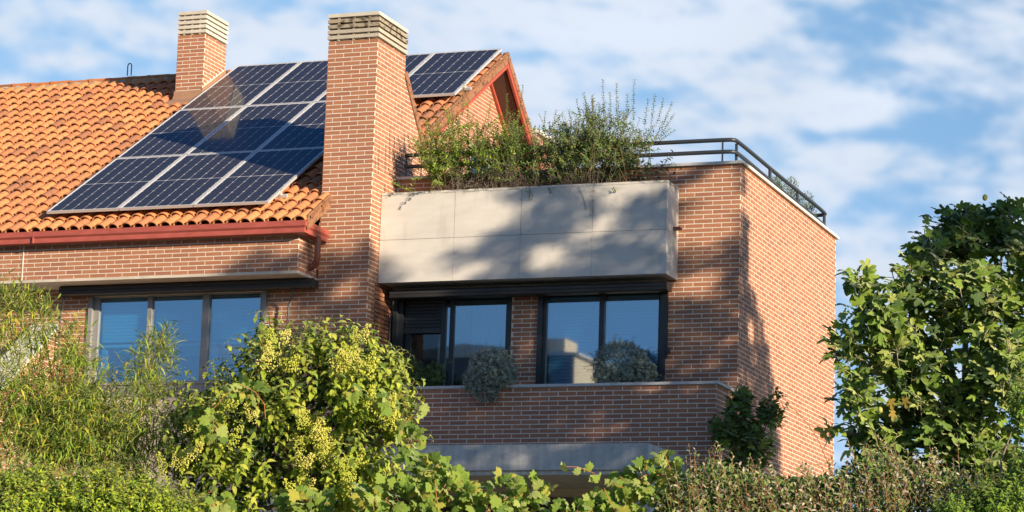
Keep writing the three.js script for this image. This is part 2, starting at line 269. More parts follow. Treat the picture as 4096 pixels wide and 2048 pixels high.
{
  const slabs = (x0, x1, z0, z1, y0, mats, stack, zj) => {
    part('cap_core', box(x0 + 0.09, x1 - 0.09, y0 - 0.01, y0 + 0.39, z0 + 0.09, z1 - 0.09), M.cap_stone, stack);
    for (let k = 0; k < 5; k++) {
      const y = y0 + 0.026 + k * 0.0765, j = gauss() * 0.003;
      part('cap_slab', box(x0 + j, x1 + j, y, y + 0.05, zj + 0.003, z1 + gauss() * 0.003), mats[k], stack);
      part('cap_slab', box(x0 - j, x1 + j * 0.6, y + 0.001, y + 0.0505, z0, zj - 0.003), mats[k], stack);
      for (const [sx, sz] of [[0.18, 0], [0.5, 0], [0.82, 0], [0.99, 0.3], [0.99, 0.6]]) part('spacer', box(lerp(x0 + 0.02, x1 - 0.05, sx), lerp(x0 + 0.02, x1 - 0.05, sx) + 0.03, y - 0.0265, y - 0.0005, lerp(z1 - 0.05, z0 + 0.02, sz), lerp(z1 - 0.05, z0 + 0.02, sz) + 0.04), M.stained_stone, stack);
    }
  };
  slabs(-5.645, XC + 0.014, -0.148, ZC + 0.014, 1.79, [M.cap_stone, M.cap_stone, M.stained_stone, M.stained_stone, M.clean_stone], bigStack, 0.36);
  // weathered clay boards on the sloping shoulder behind the stack
  for (const [a, b] of [[0, 0.47], [0.48, 1]]) {
    const z0 = lerp(-0.10, -0.98, a), z1 = lerp(-0.10, -0.98, b), y0 = lerp(1.53, 0.47, a), y1 = lerp(1.53, 0.47, b), d = a ? 0.006 : 0;
    part('shoulder_board', prism([[z0, y0], [z1, y1], [z1 - 0.085, y1 + 0.06], [z0 - 0.085, y0 + 0.06]], (z, y, t) => V(XC + 0.012 + d - t, y, z), 0.30), oldTile, bigStack);
  }
  // the small chimney near the ridge
  const x1 = -9.68, x0 = -10.16, z1 = -3.25, z0 = -4.0, yt = 3.27;
  const s = part('chimney', box(x0 + 0.005, x1 - 0.005, 1.6, yt - 0.005, z0, z1 - 0.005), M.mortar, house);
  brickSkin(s, V(x1, yt, z1), X1.clone().negate(), Z1, 16, () => [[0, 0.48]], { shift: 0 });
  brickSkin(s, V(x1, yt, z1), ZM, X1, 16, (k) => { const y = yt - (k + 1) * C, zr = -4.33 + (2.9 - y + 0.17) / tanT, e = Math.min(0.75, z1 - zr); return e > 0.06 ? [[0.031, e]] : []; }, { shift: 0.125 });
  slabs(x0 - 0.012, x1 + 0.012, z0 - 0.012, z1 + 0.012, yt - 0.005, Array(5).fill(M.clean_stone), s, -3.6);
  part('flashing', [box(x0 - 0.012, x1 + 0.012, roofY(z1) - 0.1, yt - 15.2 * C, z1 - 0.02, z1 + 0.014), box(x0 - 0.02, x1 + 0.02, roofY(z1) - 0.12, roofY(z1) + 0.05, z1 - 0.01, z1 + 0.028)], M.flashing, s);
  part('flashing', prism([[z1 + 0.01, roofY(z1) - 0.1], [z1 + 0.01, roofY(z1) + 0.16], [z0, roofY(z0) + 0.17], [z0, roofY(z0) - 0.1]], (z, y, t) => V(x1 + 0.013 - t, y, z), 0.02), M.flashing, s);
  part('flashing', prism([[z1, roofY(z1) + 0.02], [z1 + 0.30, roofY(z1 + 0.30) + 0.075], [z1 + 0.30, roofY(z1 + 0.3) - 0.02], [z1, roofY(z1) - 0.08]], (z, y, t) => V(x1 + 0.02 - t, y, z), 0.52), M.flashing, s);
}
{
  const w = part('lower_wall', [box(-6.37, XC - 0.005, -H, -1.51, ZC - 0.25, ZC - 0.005), box(XL, -9.10, -H, -1.51, ZC - 0.25, ZC - 0.005), box(-9.10, -6.37, -H, -3.06, ZC - 0.25, ZC - 0.005), box(-9.10, -6.37, -1.655, -1.51, ZC - 0.25, ZC - 0.005)], M.mortar, house);
  brickSkin(w, V(XC, 1.795 - 55 * C, ZC), X1.clone().negate(), Z1, 44, (k) => { const y = 1.795 - (55.5 + k) * C; return y < -3.0 ? [[0, 1.38], [4.30, 5.9]] : [[0, 1.471], [4.211, 5.9]]; }, { shift: 0, most: 300, seen: (x, y) => y < 1480 });
  part('spandrel_panel', [box(-9.19, -6.27, -3.79, -3.075, ZC - 0.02, ZC + 0.004), box(-9.19, -6.27, -5.2, -3.80, ZC - 0.02, ZC + 0.002)], M.plaster, house);
}
// eaves band
{
  const w = part('eaves_band', [box(XL, -5.66, -1.50, -0.80, ZC, ZB - 0.005)], M.mortar, house);
  brickSkin(w, V(-5.655, -1.021, ZB), X1.clone().negate(), Z1, 8, () => [[0, 4.18], [4.196, 6.2]], { most: 300 });
  brickSkin(w, V(-5.655, -1.021, ZB), ZM, X1, 8, () => [[0.031, 0.60]], { shift: 0.125 });
  part('band_slab', box(XL, -5.643, -1.538, -1.501, ZC, ZB + 0.012), M.plaster, w);
  part('movement_joint', box(-9.851, -9.835, -1.50, -1.02, ZB - 0.01, ZB + 0.004), M.white_paint, w);
}
// red gutter with a mitred corner
{
  const prof = [[0.02, -0.905], [0.03, -0.87], [0.17, -0.87], [0.17, -0.862], [0.20, -0.862], [0.20, -0.932], [0.174, -0.958], [0.180, -1.020], [0.02, -1.020]], g = [];
  const P = (o, y) => [V(XL, y, ZB + o), V(-5.655 + o * 0.9, y, ZB + o), V(-5.655 + o * 0.9, y, 0.875)];
  const v = []; const quad = (a, b, c, d) => { for (const p of [a, b, c, a, c, d]) v.push(p.x, p.y, p.z); };
  for (let i = 0; i + 1 < prof.length; i++) { const a = P(...prof[i]), b = P(...prof[i + 1]); for (let k = 0; k < 2; k++) quad(a[k], b[k], b[k + 1], a[k + 1]); }
  const e = prof.map((p) => P(...p)[2]); for (let i = 1; i + 1 < e.length; i++) for (const p of [e[0], e[i], e[i + 1]]) v.push(p.x, p.y, p.z);
  const b = new THREE.BufferGeometry(); b.setAttribute('position', new THREE.Float32BufferAttribute(v, 3)); b.computeVertexNormals(); { const uv = []; for (let i = 0; i < v.length; i += 3) uv.push(v[i] + v[i + 2], v[i + 1] * 2); b.setAttribute('uv', new THREE.Float32BufferAttribute(uv, 2)); }
  const gut = part('gutter', b, M.red_metal, house);
  part('gutter_seam', box(-9.60, -9.585, -1.022, -0.86, ZB + 0.165, ZB + 0.203), M.red_metal, gut);
  part('fascia_board', box(XL, -5.5, -0.93, -0.80, ZB - 0.004, ZB + 0.02), M.red_wood, house);
  part('downpipe', [tube([V(-5.50, -1.0, 1.19), V(-5.50, -1.20, 1.19), V(-5.505, -1.27, 1.17), V(-5.56, -1.36, 1.12), V(-5.66, -1.41, 1.10)], 0.042, 24, 14), tube([V(-5.50, -1.17, 1.19), V(-5.50, -1.19, 1.19)], 0.045, 2, 14)], M.pipe, house);
}
// windows
function window_(name, x0, x1, y0, y1, z, deep, room) {
  const w = part('window', box(x0, x1, y0, y1, z - deep - 0.03, z - deep), room ?? M.interior, house);
  part('window_reveal', [box(x0, x0 + 0.01, y0, y1, z - deep, z - 0.12), box(x1 - 0.01, x1, y0, y1, z - deep, z - 0.12), box(x0, x1, y1 - 0.01, y1, z - deep, z - 0.12), box(x0, x1, y0, y0 + 0.01, z - deep, z - 0.12)], M.interior, w);
  return w;
}
const slat = (x0, x1, y, h, z) => { // one shutter slat, curved towards the glass
  const s = new THREE.Shape(); s.moveTo(0, 0); s.quadraticCurveTo(0.014, h * 0.5, 0, h - 0.003); s.lineTo(-0.006, h - 0.003); s.lineTo(-0.006, 0); s.closePath();
  const g = new THREE.ExtrudeGeometry(s, { depth: x1 - x0, bevelEnabled: false, curveSegments: 4 }).rotateY(-Math.PI / 2); // depth now runs along -x, outline x along z
  return g.translate(x1, y + H, z);
};
{ // left window, three panes in a grey frame with half-closed roller shutters
  const z = ZC - 0.02, y1 = -1.645, y0 = -2.86, w = window_('left', -9.10, -6.37, -3.05, y1, ZC, 1.15);
  part('frame', [box(-9.095, -8.953, y0 + 0.003, y1 - 0.004, z - 0.06, z), box(-6.479, -6.372, y0 + 0.003, y1 - 0.004, z - 0.06, z), box(-8.953, -6.479, y1 - 0.024, y1 - 0.002, z - 0.058, z - 0.002)], M.grey_frame, w);
  part('frame', [box(-9.098, -9.04, y0, y1 - 0.002, z, z + 0.05), box(-6.43, -6.372, y0, y1 - 0.002, z, z + 0.05)], M.grey_frame, w);
  part('mullion', box(-8.191, -8.129, y0 + 0.003, y1 - 0.026, z - 0.058, z + 0.012), M.grey_frame, w);
  part('mullion', box(-7.349, -7.25, y0 + 0.003, y1 - 0.026, z - 0.058, z + 0.012), M.grey_frame, w);
  part('sill', [box(-9.12, -6.35, -3.055, y0, ZC - 0.2, ZC + 0.03), box(-9.14, -6.33, -2.905, -2.865, ZC + 0.0305, ZC + 0.06)], M.grey_frame, w);
  for (const [a, b, e] of [[-8.953, -8.191, -2.31], [-8.129, -7.349, -2.315], [-7.25, -6.479, -2.30]]) {
    part('pane', box(a, b, y0 + 0.004, y1 - 0.024, z - 0.034, z - 0.03), M.glass, w);
    for (let y = y1 - 0.07; y > e; y -= 0.0475) part('shutter_slat', slat(a + 0.01, b - 0.01, y, 0.0475, z - 0.11), M.shutter, w);
    part('shutter_slat', box(a + 0.01, b - 0.01, e - 0.045, e - 0.003, z - 0.12, z - 0.105), M.shutter, w);
    part('sash', [box(a + 0.005, a + 0.075, y0, e - 0.03, z - 0.19, z - 0.14), box(b - 0.06, b - 0.005, y0, e - 0.03, z - 0.19, z - 0.14)], M.shutter, w);
    const c = new THREE.PlaneGeometry(b - a - 0.16, 0.14, 24, 4), p = c.attributes.position; for (let i = 0; i < p.count; i++) { const t = p.getX(i) / (b - a - 0.16) + 0.5, top = p.getY(i) > 0 ? 0 : 1; p.setZ(i, 0.012 * Math.sin(t * 40)); if (p.getY(i) < 0.06) p.setY(i, p.getY(i) - 0.05 * Math.sin(t * Math.PI)); }
    c.computeVertexNormals(); part('curtain', c.translate((a + b) / 2, H - 2.36, z - 0.30), M.curtain, w);
  }
}
{ // right-hand window of the balcony, two panes, shutters down
  const y1 = -1.655, y0 = -3.45, z = -0.015, w = window_('right', -2.772, -0.983, y0, y1, -0.01, 0.9);
  part('frame', [box(-2.770, -2.657, y0, y1, z - 0.06, z), box(-1.093, -0.985, y0, y1, z - 0.06, z), box(-2.657, -1.093, y1 - 0.02, y1 - 0.001, z - 0.058, z - 0.002), box(-2.768, -2.70, y0, y1 - 0.003, z, z + 0.045), box(-1.05, -0.987, y0, y1 - 0.003, z, z + 0.05)], M.dark_frame, w);
  part('mullion', box(-1.914, -1.844, y0, y1 - 0.021, z - 0.057, z + 0.008), M.dark_frame, w);
  part('side_guide', [box(-0.985, -0.955, -2.55, y1 - 0.01, z + 0.02, z + 0.055), tube([V(-0.965, -2.40, 0.06), V(-0.945, -2.47, 0.09), V(-0.93, -2.53, 0.08)], 0.014, 6, 6), box(-0.975, -0.915, -2.50, -2.44, z + 0.02, z + 0.09)], M.dark_frame, w);
  for (const [a, b] of [[-2.657, -1.914], [-1.844, -1.093]]) {
    part('pane', box(a, b, y0, y1 - 0.02, z - 0.034, z - 0.03), M.glass, w);
    for (let y = y1 - 0.07; y > -3.3; y -= 0.045) part('shutter_slat', slat(a + 0.01, b - 0.01, y, 0.045, z - 0.12), M.shutter, w);
  }
}
{ // left-hand balcony window, sliding sashes, one shutter half down
  const y1 = -1.655, y0 = -3.45, z = -0.015, w = window_('middle', XC + 0.002, -3.15, y0, y1, -0.01, 1.4);
  part('frame', [box(XC + 0.004, -4.74, y0, y1, z - 0.06, z), box(-3.235, -3.152, y0, y1, z - 0.06, z), box(-4.74, -3.235, y1 - 0.02, y1 - 0.001, z - 0.058, z - 0.002), box(-4.86, -4.80, y0, y1 - 0.03, z, z + 0.06)], M.dark_frame, w);
  part('sash', [box(-4.199, -4.126, y0, y1 - 0.03, z - 0.11, z - 0.062), box(-4.053, -3.987, y0, y1 - 0.022, z - 0.061, z - 0.015), box(-4.735, -4.655, y0, -2.13, z - 0.16, z - 0.112)], M.dark_frame, w);
  part('pane', box(-3.987, -3.235, y0, y1 - 0.021, z - 0.04, z - 0.036), M.glass, w);
  part('pane', box(-4.126, -4.053, y0, y1 - 0.031, z - 0.09, z - 0.086), M.glass, w);
  part('pane', box(-4.655, -4.20, y0, -2.13, z - 0.14, z - 0.136), phy('clear_glass', [0.85, 0.9, 0.92], 0.02, { transmission: 1, thickness: 0, ior: 1.6 }), w);
  for (let y = y1 - 0.06; y > -2.10; y -= 0.048) part('shutter_slat', slat(-4.735, -4.205, y, 0.048, z - 0.075), M.dark_shutter, w);
  part('shutter_slat', box(-4.735, -4.205, -2.128, -2.08, z - 0.085, z - 0.07), M.dark_shutter, w);
  const curtain = (a, b, zz) => { const c = new THREE.PlaneGeometry(b - a, 1.75, 36, 1), p = c.attributes.position; for (let i = 0; i < p.count; i++) p.setZ(i, 0.02 * Math.sin(p.getX(i) * 95) + 0.01 * Math.sin(p.getX(i) * 41)); c.computeVertexNormals(); return c.translate((a + b) / 2, H - 2.56, zz); };
  part('curtain', curtain(-4.36, -4.30, z - 0.35), M.curtain, w);
  part('curtain', curtain(-3.95, -3.25, z - 0.55), M.curtain, w);
}
// folded awnings in their boxes
function awning(x0, x1, yb, yt, z0, z1, rods) {
  const s = new THREE.Shape(), r = 0.035; s.moveTo(z0, yb + 0.02); s.lineTo(z0, yt); s.lineTo(z1 - r, yt); s.quadraticCurveTo(z1, yt, z1, yt - r); s.lineTo(z1, yt - 0.062); s.lineTo(z1 - 0.008, yt - 0.066); s.lineTo(z1 - 0.008, yt - 0.072); s.lineTo(z1 + 0.002, yt - 0.076); s.lineTo(z1, yb + 0.012); s.quadraticCurveTo(z1 - 0.005, yb, z1 - 0.03, yb); s.closePath();
  const g = new THREE.ExtrudeGeometry(s, { depth: x1 - x0, bevelEnabled: false, curveSegments: 5 }).rotateY(-Math.PI / 2); // outline x becomes z
  const a = part('awning', g.translate(x1, H, 0), M.awning_box, house);
  part('end_cap', new THREE.CylinderGeometry(0.062, 0.066, 0.03, 20).rotateZ(Math.PI / 2).translate(x1 + 0.006, (yb + yt) / 2 + H, z1 - 0.055), M.dark_frame, a);
  for (const [x, y, z] of rods) part('crank_rod', [tube([V(x + 0.085, yb, z1 - 0.09), V(x + 0.08, yb - 0.06, z1 - 0.09), V(x + 0.01, yb - 0.16, z), V(x, yb - 0.2, z), V(x - 0.002, y, z)], 0.013, 28, 8), box(x + 0.05, x + 0.13, yb - 0.014, yb - 0.001, z1 - 0.11, z1 - 0.06)], M.rail, a);
}
awning(-9.42, -5.60, -1.672, -1.542, ZC + 0.03, 1.156, [[-9.47, -3.0, ZC + 0.13], [-5.98, -3.0, ZC + 0.13]]);
awning(-4.80, -0.90, -1.712, -1.592, 0.03, 0.33, [[-4.86, -2.9, 0.12]]);
// terrace railing
{
  const r = part('railing', [box(-0.16, -0.13, 0.037, 0.335, -0.30, -0.26)], M.rail, house), k = 0.16;
  const run = (y, zEnd, yEnd) => tube([V(-4.84, y + 0.012, -0.12), V(-2.6, y + 0.006, -0.12), V(-0.12 - k, y, -0.12), V(-0.12 - k * 0.3, y - 0.001, -0.12 - k * 0.06), V(-0.12 - k * 0.06, y - 0.001, -0.12 - k * 0.3), V(-0.12, y - 0.002, -0.12 - k), V(-0.12, lerp(y, yEnd, 0.5), -2.5), V(-0.12, yEnd, zEnd), V(-0.14, yEnd, zEnd - 0.07), V(-0.22, yEnd, zEnd - 0.1), V(-1.4, yEnd, zEnd - 0.1)], 0.028, 160, 10);
  part('rail', run(0.358, -5.05, 0.345), M.rail, r); part('rail', run(0.198, -5.05, 0.150), M.rail, r);
  for (const z of [-1.90, -3.42, -5.02]) part('post', box(-0.135, -0.105, 0.035, 0.335, z - 0.035, z + 0.035), M.rail, r);
  for (const x of [-0.29, -2.55, -4.815]) part('post', box(x - 0.009, x + 0.009, 0.035, 0.345, -0.135, -0.105), M.rail, r);
}
// wing wall with a raking white cap at the left edge
{
  const x1 = -9.55, x0 = -9.99, sl = -0.776, y = (z) => -2.07 + sl * (z - 0.88);
  const w = part('wing_wall', prism([[ZC, y(ZC) - 0.02], [4.6, y(4.6) - 0.02], [4.6, -H], [ZC, -H]], (z, yy, t) => V(x1 - 0.005 - t, yy, z), 0.42), M.mortar, house);
  brickSkin(w, V(x1, y(ZC), ZC), Z1, X1, 70, (k) => { const yy = y(ZC) - (k + 1) * C, e = (yy - y(ZC)) / sl; return e > 0.05 ? [[0, Math.min(3.7, e - 0.01)]] : []; }, { most: 200, seen: (x, yy) => yy < 1850 });
  part('wall_cap', prism([[ZC, y(ZC) - 0.02], [ZC, y(ZC) + 0.04], [4.62, y(4.62) + 0.04], [4.62, y(4.62) - 0.02]], (z, yy, t) => V(x1 + 0.012 - t, yy, z), 0.456), M.white_paint, w);
}
// ---------------------------------------------------------------- the roof
const cs = Math.cos(TH), sn = Math.sin(TH), N = new THREE.Vector3(0, cs, sn), SL = new THREE.Vector3(0, sn, -cs);
const onRoof = (x, s, h = 0) => V(x, roofY(1.62), 1.62).addScaledVector(SL, s).addScaledVector(N, h);  // s metres up the slope from the eaves
const roof = part('roof', [prism([[1.60, roofY(1.60) - 0.045], [-4.33, 2.855], [-8.2, -0.36], [-8.2, -0.5], [-4.33, 2.70], [1.60, roofY(1.6) - 0.08]], (z, y, t) => V(-5.66 - t, y, z), 9.4), prism([[-0.92, roofY(-0.92) - 0.045], [-4.33, 2.855], [-7.4, 0.30], [-7.4, 0.2], [-4.33, 2.74], [-0.92, roofY(-0.92) - 0.1]], (z, y, t) => V(-5.06 - t, y, z), 0.599)], std('underlay', [0.12, 0.06, 0.04], 0.95), house);
part('house_core', prism([[-0.45, -H], [-0.45, 0.15], [-4.33, 2.6], [-8.0, -0.5], [-8.0, -H]], (z, y, t) => V(-5.42 - t, y, z), 9.6), M.interior, house);
{
  // one barrel tile: convex cover with a thick lip at its lower end, and a flat pan beside it
  const tileGeo = (v) => {
    const pr = []; for (let i = 0; i <= 10; i++) { const a = Math.PI * (1 - i / 10); pr.push([Math.cos(a) * 0.080, Math.sin(a) * 0.066]); } pr.push([0.094, 0.002], [0.122, 0.0]);
    const pos = [], push = (...q) => { for (const p of q) pos.push(...p); }, L = 0.40, st = [[0, 1.04, 0.026], [0.024, 1.06, 0.027], [0.03, 1.0, 0.0245], [L, 0.93, -0.006]];
    const pt = (i, k, d) => { const [x, h] = pr[i], [s, w, l] = st[k], inn = d ? 1 - 0.013 / 0.08 : 1; return [x * w * (x <= 0.0801 ? inn : 1), h * w * inn + l + v * 0.001, -s]; };
    const face = (a, b, c, d) => { push(a, b, c, a, c, d); };
    for (let i = 0; i + 1 < pr.length; i++) for (let k = 0; k < 3; k++) face(pt(i, k, 0), pt(i + 1, k, 0), pt(i + 1, k + 1, 0), pt(i, k + 1, 0));
    for (let i = 0; i < 10; i++) { face(pt(i, 0, 1), pt(i + 1, 0, 1), pt(i + 1, 0, 0), pt(i, 0, 0)); face(pt(i + 1, 0, 1), pt(i, 0, 1), pt(i, 3, 1), pt(i + 1, 3, 1)); }
    const g = new THREE.BufferGeometry(); g.setAttribute('position', new THREE.Float32BufferAttribute(pos, 3)); g.computeVertexNormals();
    const n = g.attributes.normal, uv = []; for (let i = 0; i < pos.length / 3; i++) { uv.push(pos[i * 3] + v * 0.37, -pos[i * 3 + 2] + v * 0.21); const x = pos[i * 3], y = pos[i * 3 + 1]; if (i < 12 * 3 * 6 && Math.abs(x) < 0.083 && y > 0.004) { const q = Math.hypot(n.getX(i), n.getY(i), n.getZ(i)), r = Math.hypot(x, y * 0.9); const nx = x / r, ny = y * 0.9 / r; if (n.getY(i) * ny + n.getX(i) * nx > 0.6) n.setXYZ(i, nx, ny, n.getZ(i) * 0.3); } }
    g.setAttribute('uv', new THREE.Float32BufferAttribute(uv, 2)); return g;
  };
  const tiles = [0, 1, 2, 3].map(tileGeo), items = [], bas = new THREE.Matrix4().makeBasis(X1, N, SL.clone().negate());
  const covered = (x, s) => { const a = (x + 9.54) / 1.135, b = (s - 0.28) / 2.195; return a > 0.12 && b > 0.05 && ((a < 2.9 && b < 2.95) || (a < 3.85 && b > 2.1 && b < 2.95)); };
  for (let c = 0; c < 50; c++) for (let r = 0; r < 21; r++) {
    const x = -5.565 - c * 0.2, s = -0.03 + r * 0.333 + (c % 3) * 0.004 + gauss() * 0.007, p = onRoof(x, s, -0.03), z = p.z;
    if (x > -5.74 && z < 0.93) continue;
    if (x > -10.3 && x < -9.6 && z < -2.95 && z > -4.05) continue;
    const q = project(p), m = bas.clone().multiply(new THREE.Matrix4().makeRotationY(gauss() * 0.028)).multiply(new THREE.Matrix4().makeRotationX(gauss() * 0.006)).setPosition(p.addScaledVector(X1, gauss() * 0.004).addScaledVector(N, Math.abs(gauss()) * 0.004));
    items.push({ m, q, ok: q[0] > -20 && q[0] < 4100 && !covered(x, s) && z > -9, size: 1 / q[2], tone: rnd() < 0.07 ? 6 : Math.floor(rnd() * 6) });
  }
  for (let c = 0; c < 3; c++) for (let r = 8; r < 21; r++) {      // the strip to the right of the chimney
    const x = -5.49 + c * 0.2, s = -0.03 + r * 0.333, p = onRoof(x, s, -0.03); if (p.z > -1.0) continue;
    const q = project(p); items.push({ m: bas.clone().setPosition(p), q, ok: !covered(x, s), size: 1 / q[2] + 1, tone: rnd() < 0.5 ? 5 : 6 });
  }
  items.sort((a, b) => (b.ok - a.ok) || b.size - a.size);
  const rb = baseOf(roof), rest = [];
  items.forEach((it, i) => {
    if (i < 300 && it.ok) { const m = new THREE.Mesh(tiles[i % 4], tileMats[it.tone]); m.name = 'roof_tile'; m.castShadow = m.receiveShadow = true; it.m.decompose(m.position, m.quaternion, m.scale); m.position.sub(rb); roof.add(m); } else rest.push(it);
  });
  const g = merged(tiles, rest.map((r) => r.m), rest.map((r) => { const f = rr(0.93, 1.07); return TILE[r.tone].map((v) => v * f); })); g.translate(-rb.x, -rb.y, -rb.z);
  const tm = new THREE.Mesh(g, tileTint); tm.name = 'roof_tiling'; tm.userData.kind = 'stuff'; tm.castShadow = tm.receiveShadow = true; roof.add(tm);
  // ridge: half-round tiles on a bed of mortar
  const half = (r0, r1, L) => { const c = new THREE.CylinderGeometry(r1, r0, L, 14, 1, true, -Math.PI / 2, Math.PI).rotateZ(-Math.PI / 2); return c; };
  for (let k = 0; k < 27; k++) {
    const x = -5.25 - k * 0.36; const dx = x;
    const p = V(dx, 2.90 + gauss() * 0.006, -4.35), g1 = mergeGeometries([new THREE.CylinderGeometry(0.092, 0.098, 0.38, 14, 1, true, 0, Math.PI).rotateY(Math.PI).rotateZ(Math.PI / 2), new THREE.CylinderGeometry(0.112, 0.112, 0.05, 14, 1, true, 0, Math.PI).rotateY(Math.PI).rotateZ(Math.PI / 2).translate(-0.18, 0, 0)]);
    part('ridge_tile', g1.translate(p.x, p.y + 0.035, p.z), pick(k < 2 ? [oldTile] : tileMats), roof);
  }
  const bed = new THREE.PlaneGeometry(9.6, 0.20, 220, 6), bp = bed.attributes.position;
  for (let i = 0; i < bp.count; i++) { const x = bp.getX(i), v = bp.getY(i); bp.setXYZ(i, x - 10.0, 2.865 + v * 0.75 + H + 0.018 * perlin.noise(x * 5, v * 9, 1) + (v < -0.05 ? 0.03 * Math.sin(x * 31.4) : 0), -4.25 - v * 0.45 + 0.03 * perlin.noise(x * 7, v * 14, 4)); }
  bed.computeVertexNormals(); part('ridge_bed', bed, M.ridge_mortar, roof);
  const loop = []; for (let k = 0; k <= 10; k++) { const a = Math.PI * k / 10; loop.push(V(-11.61 - Math.cos(a) * 0.035, 3.14 + Math.sin(a) * 0.045, -4.35)); }
  part('roof_hook', tube([V(-11.645, 2.98, -4.35), ...loop, V(-11.575, 2.98, -4.35)], 0.009, 40, 6), M.rail, roof);
  // verge of the right gable: clay plates down the front slope, boards painted red below the back slope
  for (let s = 3.0; s < 6.95; s += 0.34) {
    const a = onRoof(-4.99, s, 0.045), b = onRoof(-4.99, s + 0.333, 0.045), j = gauss() * 0.004;
    const quad = [[a.z, a.y - H], [b.z, b.y - H], [b.z + 0.012, b.y - H - 0.20], [a.z + 0.012, a.y - H - 0.20]];
    if (a.z > -0.95) continue;
    part('verge_tile', prism(quad, (z, y, t) => V(-4.985 + j - t, y, z), 0.018), oldTile, roof);
    part('verge_tile', new THREE.CylinderGeometry(0.078, 0.086, 0.345, 12, 1, true, 0, Math.PI).rotateY(Math.PI / 2).applyMatrix4(new THREE.Matrix4().makeBasis(X1, SL, N.clone())).translate((a.x - 0.065), (a.y + b.y) / 2 - 0.012, (a.z + b.z) / 2), oldTile, roof);
    if (rnd() < 0.7) part('mortar_dab', new THREE.SphereGeometry(rr(0.02, 0.032), 7, 5).scale(0.7, 0.8, 1.3).translate(-4.995, a.y - 0.012, a.z - 0.02), M.ridge_mortar, roof);
  }
  for (let z = 1.60; z > 0.95; z -= 0.34) { const a = roofY(z) + 0.05, b = roofY(Math.max(0.9, z - 0.333)) + 0.05, z2 = Math.max(0.9, z - 0.333); part('verge_tile', prism([[z, a], [z2, b], [z2, b - 0.2], [z, a - 0.2]], (zz, y, t) => V(-5.458 - t, y, zz), 0.018), oldTile, roof); part('verge_tile', new THREE.CylinderGeometry(0.078, 0.086, 0.36, 12, 1, true, 0, Math.PI).rotateY(Math.PI / 2).applyMatrix4(new THREE.Matrix4().makeBasis(X1, SL, N.clone())).translate(-5.52, (a + b) / 2 + H - 0.02, (z + z2) / 2), oldTile, roof); }
  const tb = 0.86, back = (z) => 2.93 - tb * (-4.33 - z);
  for (let z = -4.36; z > -7.3; z -= 0.30) part('verge_tile', prism([[z, back(z) + 0.05], [z - 0.29, back(z - 0.29) + 0.05], [z - 0.29, back(z - 0.29) - 0.10], [z, back(z) - 0.10]], (zz, y, t) => V(-4.978 - t, y, zz), 0.10), oldTile, roof);
  part('soffit_board', prism([[-4.30, back(-4.30) - 0.11], [-7.3, back(-7.3) - 0.11], [-7.3, back(-7.3) - 0.14], [-4.30, back(-4.30) - 0.14]], (z, y, t) => V(-5.0 - t, y, z), 0.36), M.red_wood, roof);
  part('barge_board', [prism([[-4.32, back(-4.32) - 0.101], [-7.3, back(-7.3) - 0.101], [-7.3, back(-7.3) - 0.20], [-4.36, back(-4.36) - 0.20]], (z, y, t) => V(-4.988 - t, y, z), 0.035), prism([[-4.4, back(-4.4) - 0.141], [-7.3, back(-7.3) - 0.141], [-7.3, back(-7.3) - 0.24], [-4.45, back(-4.45) - 0.24]], (z, y, t) => V(-5.32 - t, y, z), 0.038), prism([[-1.0, roofY(-1.0) - 0.16], [-4.36, 2.76], [-4.36, 2.70], [-1.0, roofY(-1.0) - 0.20]], (z, y, t) => V(-4.995 - t, y, z), 0.36)], M.red_wood, roof);
}
{ // gable wall towards the terrace, with a glazed door, and a stub of brick wall behind
  const z0 = (y) => Math.min(-0.96, -4.33 + (2.72 - y) / tanT), z1 = (y) => Math.max(-7.3, -4.33 - (2.72 - y) / 0.86);
  const w = part('gable_wall', prism([[-0.96, -0.9], [-0.96, roofY(-0.96) - 0.19], [-4.33, 2.70], [-7.3, 0.15], [-7.3, -0.9]], (z, y, t) => V(-5.366 - t, y, z), 0.05), M.mortar, house);
  brickSkin(w, V(-5.36, 2.7, -0.9), ZM, X1, 60, (k) => { const y = 2.7 - (k + 0.5) * C, a = -0.9 - z0(y), b = -0.9 - z1(y); if (b - a < 0.1) return []; return y < 1.42 ? [[a, 2.92], [3.80, 4.9], [5.7, b]].filter((r) => r[1] > r[0]) : [[a, b]]; }, { most: 220, seen: (x, y) => y < 730 });
  part('door_frame', [box(-5.368, -5.35, -0.8, 1.40, -3.90, -3.83), box(-5.368, -5.35, -0.8, 1.40, -4.68, -4.61), box(-5.368, -5.351, 1.34, 1.40, -4.61, -3.90)], M.white_paint, w);
  part('door_glass', box(-5.366, -5.36, -0.8, 1.34, -4.61, -3.90), M.glass, w);
  part('door', [box(-5.366, -5.345, -0.8, 1.55, -6.58, -5.82)], M.red_wood, w);
  const s = part('rear_wall', [box(-5.9, -5.366, -0.9, 2.24, -7.68, -6.75)], M.mortar, house);
  brickSkin(s, V(-5.36, 2.24, -6.75), ZM, X1, 30, () => [[0.0, 0.93]], { most: 120 });
  part('wall_cap', box(-5.95, -5.33, 2.241, 2.31, -7.72, -6.71), M.white_paint, s);
}
